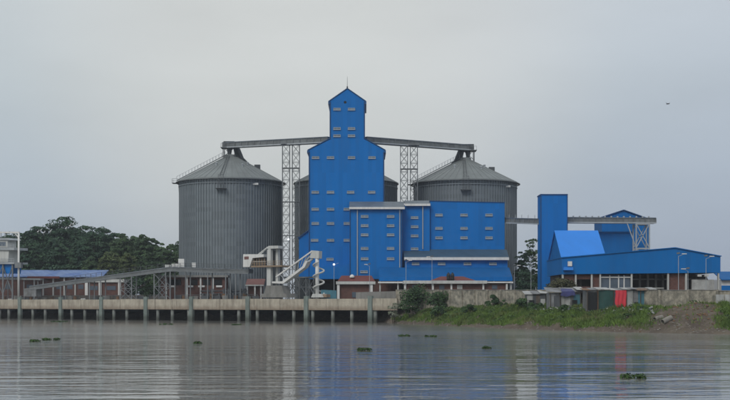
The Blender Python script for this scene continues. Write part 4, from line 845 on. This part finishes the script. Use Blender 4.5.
# ------------------------------------------------------------------ control cabin at the left edge
t = thing('control_cabin', 'cream control cabin on a steel frame at the left edge', 'cabin', tuple(jp(6, 6)+V((0,0,4.85))))
plate('cabin_wall', [(-12, 262), (8, 262), (9, 250), (-12, 250)], 4.5, 4.0, 'cream')
plate('upper_wall', [(-12, 247.4), (7.5, 247.4), (7.5, 240.2), (-12, 240.2)], 4.9, 3.2, 'cream')
plate('walkway', [(-14, 250), (14, 250), (14, 247.6), (-14, 247.6)], 4.0, 5.0, 'lsteel')
plate('roof', [(-13, 240), (9.5, 240), (8, 238), (-13, 238)], 4.5, 4.2, 'lsteel')
plate('cabin_window', [(-6, 245.8), (5.5, 245.8), (5.5, 242), (-6, 242)], 4.8, 0.08, 'glass')
plate('lower_walkway', [(-14, 264), (14, 264), (14, 262.2), (-14, 262.2)], 4.0, 5.0, 'lsteel')
rl = MB()
for k in range(10):
    a = -13+3*k; rl.bar(JP(a, 247.6, 4.05), JP(a, 243.9, 4.05), 0.07); rl.bar(JP(a, 262.2, 4.05), JP(a, 258.5, 4.05), 0.07)
for y in (243.9, 245.8, 258.5, 260.3): rl.bar(JP(-14, y, 4.05), JP(14, y, 4.05), 0.07)
obj('railing', rl, M['lsteel'], t)
for a in (-10, 3, 12.5):
    for off in (4.6, 8.0): obj('leg', MB().bar(jp(a, off)+V((0,0,4.8)), JP(a, 264, off), 0.4), M['steel'], t)
for a, b in ((-10, 3), (3, 12.5)):
    for u, v in ((a, b), (b, a)): obj('brace', MB().bar(JP(u, 294, 4.6), JP(v, 266, 4.6), 0.2), M['steel'], t)
plate('hopper_skirt', [(-12, 273.5), (12.5, 273.5), (13.5, 264.2), (-12, 264.2)], 5.0, 3.0, 'blue')
t = thing('davit_mast', 'tall white mast with a horizontal arm beside the cream cabin', 'mast', tuple(jp(18.7, 5)+V((0,0,4.85))))
obj('mast', MB().tube(jp(18.7, 5)+V((0,0,4.85)), JP(18.7, 232.5, 5), 0.32, 0.26, n=10), M['white'], t, True)
obj('arm', MB().bar(JP(-14, 232.4, 5), JP(19.3, 232.4, 5), 0.35, 0.45), M['white'], t)
obj('arm_knee', MB().bar(JP(14.5, 232.8, 5), JP(18.6, 237.5, 5), 0.2), M['white'], t)
for a in (1, 5): obj('arm_drop', MB().tube(JP(a, 232.6, 5), JP(a, 237, 5), 0.16, n=6), M['lsteel'], t)
mf = MB()
mf.box(*(lambda p: (p.x-0.9, p.x+0.9, p.y-0.9, p.y+0.9))(jp(18.7, 5)), Z(268, jp(18.7, 5).y), Z(262.5, jp(18.7, 5).y)); obj('mast_collar', mf, M['steel'], t)
# ------------------------------------------------------------------ brick sheds at the left behind the jetty
SY0 = 356.0
t = thing('brick_shed', 'long red brick shed with white pilasters and blue roof behind the conveyor', 'building', (X(60, SY0), SY0, GL))
obj('wall', MB().box(X(-30, SY0), X(108, SY0), SY0+0.5, SY0+12, GL-0.2, Z(276, SY0)), M['brick'], t)
obj('roof', MB().slab(X(-32, SY0), X(103, SY0), (SY0-0.5, Z(276.5, SY0)), (SY0+8, Z(270, SY0+8)), 0.25), M['bluepale'] if 'bluepale' in M else M['midblue'], t)
obj('fascia', MB().box(X(28, SY0), X(60, SY0), SY0-0.8, SY0-0.55, Z(278.5, SY0), Z(276.4, SY0)), M['redroof'], t)
for a in (-4, 18, 34, 43, 53, 64, 75, 86.5, 97): obj('pilaster', MB().box(X(a, SY0)-0.2, X(a, SY0)+0.2, SY0+0.15, SY0+0.49, GL-0.2, Z(277, SY0)), M['cream'], t)
for a in (7.5, 29, 38.5, 58.5, 69.5, 80.5, 92): obj('window', MB().box(X(a, SY0)-0.8, X(a, SY0)+0.8, SY0+0.42, SY0+0.6, Z(289, SY0), Z(284.5, SY0)), M['glass'], t)
SY1 = 345.0
t = thing('brick_bungalow', 'low brick building with pale parapet behind the middle of the sloping conveyor', 'building', (X(106, SY1), SY1, GL))
obj('wall', MB().box(X(84, SY1), X(124, SY1), SY1+0.4, SY1+8, GL-0.2, Z(282.2, SY1)), M['brick'], t)
obj('parapet', MB().box(X(82, SY1), X(125.5, SY1), SY1-0.1, SY1+8.3, Z(282.3, SY1), Z(279.2, SY1)), M['cream'], t)
for a in (86.3, 100, 119.5): obj('column', MB().box(X(a, SY1)-0.42, X(a, SY1)+0.42, SY1, SY1+0.39, GL-0.2, Z(282.4, SY1)), M['white'], t)
for a in (93, 111): obj('window', MB().box(X(a, SY1)-1.3, X(a, SY1)+1.3, SY1+0.3, SY1+0.5, Z(290, SY1), Z(286, SY1)), M['glass'], t)
SY2 = 311.0
t = thing('brick_pump_house', 'brick pump house with white frames at the foot of the left silo', 'building', (X(190, SY2), SY2, GL))
obj('wall', MB().box(X(160, SY2), X(226, SY2), SY2+0.5, SY2+5, GL-0.2, Z(277, SY2)), M['brick'], t)
obj('roof_slab', MB().box(X(158, SY2), X(228, SY2), SY2-0.3, SY2+5.4, Z(277.2, SY2), Z(275.2, SY2)), M['conc2'], t)
for a in (166, 187, 200.5, 213): obj('column', MB().box(X(a, SY2)-0.2, X(a, SY2)+0.2, SY2+0.1, SY2+0.49, GL-0.2, Z(277.3, SY2)), M['white'], t)
for a, b in ((170, 175), (188, 193), (198, 199.8), (201.5, 204.5), (216, 222)): obj('sill_band', MB().box(X(a, SY2), X(b, SY2), SY2+0.2, SY2+0.48, Z(287.2, SY2), Z(285.4, SY2)), M['white'], t)
for a in (172, 177, 193.5, 206.5, 218): obj('window', MB().box(X(a, SY2)-1.0, X(a, SY2)+1.0, SY2+0.4, SY2+0.6, Z(285.2, SY2), Z(279.5, SY2)), M['dark'], t)
t = thing('pipe_manifold', 'dark pipes and valves standing under the level conveyor gallery', 'pipework', tuple(jp(225, 8.2)+V((0,0,4.85))))
for k, a in enumerate((203, 208, 212, 219, 224, 229, 233, 241, 245)):
    h_ = 2.0+1.3*abs(math.sin(k*2.1)); p = jp(a, 8.2+0.6*math.sin(k)); obj('riser', MB().tube(p+V((0,0,4.85)), p+V((0,0,4.85+h_)), 0.2+0.1*(k % 3), n=8), M['dsteel' if k % 3 else 'steel'], t)
    obj('valve_body', MB().box(p.x-0.5, p.x+0.5, p.y-0.4, p.y+0.4, 4.85+h_*0.35, 4.85+h_*0.6), M['dsteel' if k % 2 else 'rust'], t)
for z in (5.7, 6.6, 7.4): obj('header_pipe', MB().tube(jp(201, 8.6)+V((0,0,z)), jp(247, 8.6)+V((0,0,z)), 0.16, n=8), M['dsteel'], t)
o = obj('yard_wall', MB().ext([jp(38, 17)+V((0,0,4.5)), jp(158, 17)+V((0,0,4.5)), jp(158, 17)+V((0,0,6.6)), jp(38, 17)+V((0,0,6.5))], JN*0.3), M['wallbrown']); tag(o, 'low brownish yard wall behind the jetty under the sloping conveyor', 'wall')
shrub('yard_shrub', 'dark green bush under the raised end of the sloping conveyor', 150, 283, 8, 318, M['leaf4'], base=GL, nclump=20, nleaf=90, size=0.4)
t = thing('red_roof_hut', 'small hut with a faded red roof left of the ship unloader', 'hut', (X(252, 301), 301, GL))
obj('wall', MB().box(X(248, 301), X(262, 301), 301.4, 305, GL-0.2, Z(285, 301)), M['brick'], t)
obj('roof', MB().slab(X(245.5, 301), X(264, 301), (300.6, Z(285.2, 300.6)), (305.2, Z(278.8, 305)), 0.2), M['pink'], t)
obj('fascia', MB().box(X(245.5, 301), X(264, 301), 300.4, 300.58, Z(286, 301), Z(284.7, 301)), M['cream'], t)
for a in (247, 255, 261): obj('post', MB().box(X(a, 301)-0.2, X(a, 301)+0.2, 300.7, 301.0, GL-0.2, Z(285.9, 301)), M['white'], t)
# pallets, drums and sacks standing on the jetty
ORD = ['first', 'second', 'third', 'fourth', 'fifth', 'sixth', 'seventh']; cnt = {}
CL = [('steel_drum', 'drum', 'rusty', 'rust'), ('crate', 'crate', 'grey', 'conc2'), ('crate', 'crate', 'dark', 'dsteel'), ('sack_pile', 'sacks', 'pale', 'cream')]
CP = [(4, 0), (11, 3), (18, 1), (27, 2), (36, 3), (44, 1), (52, 0), (58, 2), (69, 1), (205, 2), (211, 0), (217, 2), (226, 1), (232, 2), (236, 0), (243, 1), (256, 2), (31, 0), (64, 2), (75, 0), (84, 3), (96, 2), (107, 1), (118, 0), (141, 2), (162, 1), (178, 2), (184, 0), (195, 1)]
for a, k in sorted(CP):
    nm, cat, adj, mt = CL[k]; p = jp(a, 7.4 + 0.5*math.sin(a)); s = random.uniform(0.8, 1.25); m_ = MB(); z = 4.85
    nxt = 'the jetty left end' if a < 80 else 'the unloader hut' if a > 200 else 'the conveyor legs'
    if k == 0: m_.lathe(p.x, p.y, [(0, z), (0.42*s, z), (0.42*s, z+0.5), (0.45*s, z+0.52), (0.42*s, z+0.54), (0.42*s, z+1.2*s), (0, z+1.2*s)], 12)
    elif k == 3:
        for q in range(5): m_.lathe(p.x+(q % 3-1)*0.6, p.y+0.2*(q//3), [(0, z+0.35*(q//3)), (0.4, z+0.05+0.35*(q//3)), (0.46, z+0.2+0.35*(q//3)), (0.3, z+0.4+0.35*(q//3)), (0, z+0.45+0.35*(q//3))], 8)
    else:
        m_.box(p.x-0.8*s, p.x+0.8*s, p.y-0.6, p.y+0.6, z+0.12, z+1.3*s)
        for q in (-0.6, 0, 0.6): m_.box(p.x+q*s-0.1, p.x+q*s+0.1, p.y-0.58, p.y+0.58, z, z+0.119)
    o = obj(nm, m_, M[mt]); key = (adj, nxt); cnt[key] = cnt.get(key, 0)+1; tag(o, f'{adj} {cat} on the jetty near {nxt}, {ORD[cnt[key]-1]} from the left', cat, f'{cat} clutter on the jetty')
# ------------------------------------------------------------------ riverside shacks
def wallY(px): return float(np.interp(px, [p[0] for p in WPX], [p[1] for p in WPX]))
def shack(name, label, px0, px1, top, front_dy, m, roofm, ov=0.4, rise=0.5, dep=3.0):
    Y = wallY((px0+px1)/2) - front_dy; x0, x1 = X(px0, Y), X(px1, Y); zb_ = min(GZ(x0, Y), GZ(x1, Y), GZ(x0, Y+dep), GZ(x1, Y+dep)) - 0.3; zt_ = Z(top, Y)
    t = thing(name, label, 'shack', ((x0+x1)/2, Y, zb_+0.3))
    obj('wall', MB().box(x0, x1, Y, Y+dep, zb_, zt_), M[m], t)
    xa = x0+0.02
    while xa < x1-0.3:
        wv = min(random.uniform(0.5, 1.3), x1-xa-0.02); hh_ = zt_-random.choice((0.02, 0.02, 0.25, 0.5)); zl_ = zb_+0.3+random.choice((0, 0, 0.1, 0.35)); lean = random.uniform(-0.06, 0.02)
        obj('wall_sheet', MB().ext([(xa, Y-0.05+lean, zl_), (xa+wv-0.03, Y-0.05+lean, zl_), (xa+wv-0.03+random.uniform(-0.05, 0.05), Y-0.03, hh_), (xa+random.uniform(-0.05, 0.05), Y-0.03, hh_+random.uniform(-0.15, 0.02))], (0, 0.02, 0)), M[random.choice(('tin', 'tin', 'tinpale', 'wallbrown', 'dsteel', 'teal', 'rust'))], t)
        xa += wv
    n = max(2, int((x1-x0)/1.0))
    for k in range(n):
        xa = x0-ov+(x1-x0+2*ov)*k/n; xb = x0-ov+(x1-x0+2*ov)*(k+1)/n; j = random.uniform(-0.14, 0.10)
        obj('roof_sheet', MB().slab(xa-0.06, xb+0.04, (Y-ov*random.uniform(0.4, 1.8), zt_+0.1+j), (Y+dep+ov, zt_+rise+j), 0.05), M[random.choice((roofm, roofm, 'tin', 'rust'))], t)
    return t, Y, zb_+0.3, zt_
t, Y, zb_, zt_ = shack('tin_shack', 'pale tin shack with a light roof left of the tarp shack', 527, 545.5, 294.2, 4.5, 'tin', 'tinpale', rise=0.7)
obj('door', MB().box(X(529, Y), X(534, Y), Y-0.20, Y-0.13, zb_, zb_+1.7), M['dark'], t); obj('white_sheet', MB().box(X(540.5, Y), X(545, Y), Y-0.20, Y-0.13, zb_, zb_+1.9), M['tinpale'], t)
t, Y, zb_, zt_ = shack('tarp_shack', 'dark shack with a blue tarp draped over its roof', 549, 581, 292.6, 5.5, 'tin', 'tin', rise=0.9)
obj('doorway', MB().box(X(572, Y), X(577, Y), Y-0.20, Y-0.13, zb_, zb_+1.9), M['dark'], t)
obj('tarp', MB().add([(X(560, Y), Y-0.6, zt_-0.5), (X(566, Y), Y-0.62, zt_-0.75), (X(572, Y), Y-0.6, zt_-0.45), (X(575, Y), Y-0.6, zt_-0.6), (X(561, Y), Y-0.5, zt_+0.2), (X(574, Y), Y-0.5, zt_+0.25), (X(562, Y), Y+1.6, zt_+0.75), (X(573, Y), Y+1.6, zt_+0.7)],
    [(0,1,4), (1,2,5,4), (2,3,5), (4,5,7,6)]), M['tarp'], t)
for a in (550, 560, 580): obj('post', MB().bar((X(a, Y), Y-0.35, GZ(X(a, Y), Y-0.35)-0.2), (X(a, Y), Y-0.35, zt_), 0.12), M['bark'], t)
obj('lean_to', MB().slab(X(576, Y), X(584, Y), (Y-0.9, zt_+0.5), (Y+3.2, zt_+1.05), 0.06), M['tinpale'], t)
t, Y, zb_, zt_ = shack('riverside_shed', 'long tin shed with a pale roof edge and a green sheet on its front', 586, 654, 290.2, 4.5, 'tin', 'tinpale', rise=0.45)
obj('green_panel', MB().box(X(598, Y), X(613, Y), Y-0.20, Y-0.13, zb_, zt_-0.05), M['greens'], t); obj('pale_panel', MB().box(X(626, Y), X(632.5, Y), Y-0.20, Y-0.13, zb_, zt_-0.05), M['tinpale'], t)
obj('doorway', MB().box(X(634.2, Y), X(638, Y), Y-0.20, Y-0.13, zb_, zb_+1.85), M['dark'], t); obj('dark_opening', MB().box(X(587, Y), X(597, Y), Y-0.20, Y-0.13, zb_, zt_-0.3), M['dark'], t)
for a in (587, 598, 613.5, 626, 640, 653): obj('post', MB().bar((X(a, Y), Y-0.42, GZ(X(a, Y), Y-0.42)-0.2), (X(a, Y), Y-0.42, zt_), 0.12), M['bark'], t)
# hanging red cloth: a softly folded sheet
vs_, fs_ = [], []
for i in range(13):
    for k in range(7):
        a = 614.5+11*i/12; vs_.append((X(a, Y)+0.05*math.sin(k*1.7), Y-0.62+0.09*math.sin(i*1.5+k*0.35)*(0.4+k/7), zt_-0.02-(zt_-zb_-0.05)*k/6*(1+0.02*math.sin(i*2.0))))
for i in range(12):
    for k in range(6): b_ = i*7+k; fs_.append((b_, b_+1, b_+8, b_+7))
o = obj('hanging_cloth', MB().add(vs_ + [(x, y+0.02, z) for x, y, z in vs_], fs_ + [tuple(91+i for i in f[::-1]) for f in fs_]), M['redcl']); tag(o, 'bright red cloth hanging on the front of the riverside shed', 'cloth')
Y5 = wallY(721)-3; tt_ = [(716, 724), (725, 735)]
for k, (a, b) in enumerate(tt_):
    o = obj('sheet_gate', MB().box(X(a, Y5), X(b, Y5), Y5, Y5+0.12, GZ(X((a+b)/2, Y5), Y5)-0.2, Z(294.5, Y5)), M['tinpale']); tag(o, ['left pale sheet panel leaning at the boundary wall, right edge', 'right pale sheet panel at the boundary wall, cut by the right edge'][k], 'panel', 'pale panels at the wall')
# ------------------------------------------------------------------ bank plants, stones, pipes
shrub('yard_shrub', 'dense dark shrub under the trees beside the right silo', 526, 268, 11, 300, M['leaf'], base=GL, nclump=40, nleaf=90, size=0.45)
WB = lambda px, dy: wallY(px) - dy
shrub('wall_shrub', 'big dark green shrub at the left end of the boundary wall', 420, 286, 19, WB(420, 1.6), M['leaf4'], nclump=34, nleaf=110, size=0.38)
shrub('wall_shrub', 'lower dark shrub joined to the right of the big shrub', 439, 289.5, 12, WB(439, 2), M['leaf4'], nclump=22, nleaf=90, size=0.36)
shrub('wall_shrub', 'dark shrub leaning on the jetty end beside the big shrub', 411, 293, 8, WB(411, 5), M['leaf4'], nclump=12, nleaf=100)
shrub('pale_shrub', 'pale whitish shrub at the end of the jetty', 394, 296, 7, WB(400, 5), M['leaf6'], nclump=12, nleaf=70, size=0.3)
shrub('wall_shrub', 'lone dark shrub in front of the middle of the weathered wall', 492, 294.5, 7, WB(492, 3), M['leaf4'], nclump=14, nleaf=90)
shrub('wall_shrub', 'small shrub right of the lone dark shrub', 503, 299, 4, WB(503, 3), M['leaf4'], nclump=7, nleaf=70)
shrub('creeper_shrub', 'brownish bushy tree spreading over the shack roofs', 561, 277.5, 15, WB(561, -6), M['leaf5'], nclump=26, nleaf=110, size=0.36, base=GL)
shrub('bank_shrub', 'dark bush at the left side of the pale tin shack', 524, 297, 8, WB(524, 7), M['leaf4'], nclump=14, nleaf=90)
shrub('bank_shrub', 'dark bush before the pale tin shack', 536, 302, 9, WB(536, 9), M['leaf4'], nclump=14, nleaf=90)
shrub('bank_shrub', 'low bush below the tarp shack', 566, 305, 10, WB(566, 10), M['leaf4'], nclump=14, nleaf=90)
shrub('bank_shrub', 'bush on the bank below the right end of the shed', 643, 306, 9, WB(643, 8), M['leaf4'], nclump=14, nleaf=90)
shrub('bank_shrub', 'low bush near the bare earth heap', 630, 313, 9, WB(630, 13), M['leaf4'], nclump=12, nleaf=80)
shrub('bank_shrub', 'bush low on the bank at the right edge', 727, 320, 9, WB(727, 9), M['leaf4'], nclump=12, nleaf=80)
shrub('bank_shrub', 'bush on the bank left of the lone wall shrub', 470, 305, 9, WB(470, 9), M['leaf4'], nclump=12, nleaf=80, size=0.28)
shrub('bank_shrub', 'bush at the water end of the big shrub', 440, 305, 9, WB(440, 9), M['leaf4'], nclump=12, nleaf=80, size=0.28)
# grass: blades all over the bank, thinning on the bare heap
N0 = 380000; gxr = rng.uniform(4, 84, N0); sh = shoreY(gxr); cc = shoreC(gxr); dd = 1.0 + 20*rng.random(N0)**1.0; gyr = sh + dd/cc
pxs = CX + F*gxr/gyr; wy = np.interp(pxs, [p[0] for p in WPX], [p[1] for p in WPX])
den = 0.5+0.5*np.tanh(2.6*(h2(gxr*0.75, gyr*0.6)+0.75)); edge = np.clip((dd-1.2)/1.6, 0.0, 1)
bare = np.clip((pxs-636)/22, 0, 1)*np.clip((730-pxs)/16, 0, 1); bare *= np.where(dd < 13, 1, 0.75)
keep = (gyr < wy-0.3) & (rng.random(N0) < den*edge*(1-0.985*bare)) & (pxs < 930)
gxr, gyr = gxr[keep], gyr[keep]; gzr = gz(gxr, gyr)-0.05; n = len(gxr)
hh = (0.25+0.55*rng.random(n)**2)*(0.7+0.5*np.abs(h2(gxr*0.8, gyr*0.7))); ang = rng.uniform(0, 6.283, n); wd = 0.05+0.10*rng.random(n); ln = rng.normal(scale=0.35, size=(n, 2))*hh[:,None]
p0 = np.stack([gxr-np.cos(ang)*wd, gyr-np.sin(ang)*wd, gzr], 1); p1 = np.stack([gxr+np.cos(ang)*wd, gyr+np.sin(ang)*wd, gzr], 1); p2 = np.stack([gxr+ln[:,0], gyr+ln[:,1], gzr+hh], 1)
o = npobj('bank_grass', np.stack([p0, p1, p2], 1).reshape(-1, 3), np.arange(3*n).reshape(-1, 3), M['grass'], kind='stuff'); o['label'] = 'rough green grass covering the river bank'; o['category'] = 'grass'
wc = []
while len(wc) < 170:
    x = random.uniform(6, 58); y = shoreY(x)+random.uniform(3, 18)/float(shoreC(x)); a = CX+F*x/y
    if y > wallY(a)-0.8 or a > 742 or (634 < a < 720 and random.random() < 0.97): continue
    wc.append((x, y, GZ(x, y)+random.uniform(0.1, 0.45)))
v, f = leaves(np.array(wc), rng.uniform(0.3, 0.85, len(wc)), 46, 0.26, 0.75)
o = npobj('bank_weeds', v, f, M['weed'], kind='stuff'); o['label'] = 'dark leafy weeds scattered over the grassy river bank'; o['category'] = 'weeds'
# stones and rubble at the water's edge: too many to count
sm = MB()
for _ in range(260):
    x = random.uniform(5, 58); d = random.uniform(-0.3, 3.2)**1.0; y = shoreY(x)+d/float(shoreC(x)); r = random.uniform(0.06, 0.22); z = GZ(x, y)
    sm.lathe(x, y, [(0.01, z-r*0.4), (r, z-r*0.1), (r*random.uniform(0.6, 1), z+r*0.45), (0.01, z+r*0.7)], 5)
o = obj('shore_rubble', sm, M['stone'], kind='stuff'); o['label'] = 'pale stones and rubble along the waterline'; o['category'] = 'rubble'
sm = MB()
for _ in range(160):
    x = random.gauss(50.5, 4.5); y = random.gauss(183, 4); r = random.uniform(0.08, 0.28)
    if y < shoreY(x)+1: continue
    z = GZ(x, y); sm.lathe(x, y, [(0.01, z-r*0.4), (r, z-r*0.1), (r*random.uniform(0.6, 1), z+r*0.45), (0.01, z+r*0.6)], 5)
o = obj('heap_rubble', sm, M['rust'], kind='stuff'); o['label'] = 'broken brick and clods on the bare earth heap'; o['category'] = 'rubble'
for nm, mt, L_, seed in (('pale_debris', 'tinpale', 'pale scraps and sacks littering the bank below the shacks', 1), ('dark_debris', 'dsteel', 'dark scrap and timber lying in front of the shacks', 2)):
    rd = random.Random(seed); dm = MB()
    for _ in range(70):
        a = rd.uniform(524, 655); Yd = wallY(a)-rd.uniform(5, 11); x = X(a, Yd); z = GZ(x, Yd)
        p = V((x, Yd, z+rd.uniform(0.02, 0.3))); q = p+V((rd.uniform(-0.7, 0.7), rd.uniform(-0.4, 0.4), rd.uniform(-0.1, 0.45))); dm.bar(p, q, rd.uniform(0.08, 0.45), rd.uniform(0.05, 0.25))
    o = obj(nm, dm, M[mt], kind='stuff'); o['label'] = L_; o['category'] = 'debris'
def pipe_piece(label, a0, b0, a1, b1, Y, r):
    p, q = V(P(a0, b0, Y)), V(P(a1, b1, Y+0.8)); m_ = MB(); d = (q-p).normalized(); a = d.orthogonal().normalized(); b = d.cross(a)
    gzv = [GZ(p.x, p.y)+r*0.85, GZ(q.x, q.y)+r*0.85]; p.z, q.z = gzv; n = 14
    vs = [c+(a*math.cos(6.2832*i/n)+b*math.sin(6.2832*i/n))*rr for c in (p, q) for rr in (r, r*0.8) for i in range(n)]
    fs = []
    for i in range(n):
        j = (i+1) % n; fs += [(i, j, 2*n+j, 2*n+i), (n+i, 3*n+i, 3*n+j, n+j), (i, n+i, n+j, j), (2*n+i, 2*n+j, 3*n+j, 3*n+i)]
    m_.add(vs, fs); o = obj('concrete_pipe', m_, M['conc2'] if False else M['stone'], smooth=False); tag(o, label, 'pipe', 'concrete pipes on the bank'); return o
def bankY(px, py):                                     # where the ray of a pixel meets the bank
    lo = None
    for Y in np.arange(160, 260, 0.25):
        if GZ(X(px, Y), Y) >= Z(py, Y): return float(Y)
    return 190.0
pipe_piece('upper left concrete pipe lying on the bare bank', 654.5, 319, 662, 317, bankY(658, 320), 0.38)
pipe_piece('lower right concrete pipe lying on the bare bank', 662.5, 323.5, 671, 319.5, bankY(667, 323), 0.42)
# ------------------------------------------------------------------ floating water hyacinth
HY = [(49, 340, 9, 'wide clump of floating weed at the far left of the river'), (35, 341.5, 5, 'small floating weed patch left of the wide clump'), (364, 350.5, 6, 'floating weed clump in mid river below the tall tower'),
      (405, 336.3, 6, 'thin floating weed strip near the grassy bank, left one'), (431, 337, 5, 'thin floating weed strip near the grassy bank, right one'), (485, 348.5, 4, 'small weed clump below the wide blue building'),
      (197, 343.5, 3, 'tiny weed clump below the left silo'), (168, 324.6, 7, 'weed patch close to the jetty piles, left of the unloader'), (632, 378, 12, 'largest floating weed clump, at the lower right'),
      (237, 325, 5, 'weed patch at the jetty post under the unloader'), (60, 321.8, 8, 'weed patch along the jetty piles at far left')]
for a, b, hw, L_ in HY:
    Y = CAMH*F/(b-HZ); x = X(a, Y); r = hw/F*Y; t = thing('water_hyacinth', L_, 'water plant', (x, Y, 0), 'floating weed clumps')
    k = max(6, int(r*9)); cs = np.stack([x+rng.uniform(-1, 1, k)*r*0.9, Y+rng.uniform(-1, 1, k)*min(r, 1.4)*1.2, np.full(k, 0.05)], 1)
    v, f = leaves(cs, 0.28, 26, 0.2, 0.7); v[:,2] = np.maximum(v[:,2], -0.02); npobj('leaves', v, f, M['hyac'], t)
    rm = MB()
    for q in cs[:6]: rm.tube((q[0], q[1], -0.15), (q[0], q[1], 0.12), 0.05, n=5)
    obj('stems', rm, M['hyac'], t)
# ------------------------------------------------------------------ damp monsoon air
hz = bpy.data.materials.new('haze_air'); hz.use_nodes = True; t_ = hz.node_tree; t_.nodes.clear()
ho = t_.nodes.new('ShaderNodeOutputMaterial'); pv = t_.nodes.new('ShaderNodeVolumePrincipled'); pv.inputs['Color'].default_value = (0.86, 0.92, 1.0, 1); pv.inputs['Density'].default_value = 0.00018; pv.inputs['Anisotropy'].default_value = 0.2
t_.links.new(pv.outputs[0], ho.inputs['Volume'])
obj('haze', MB().box(-5200, 5200, -250, 6700, -7, 66), hz, kind='stuff')
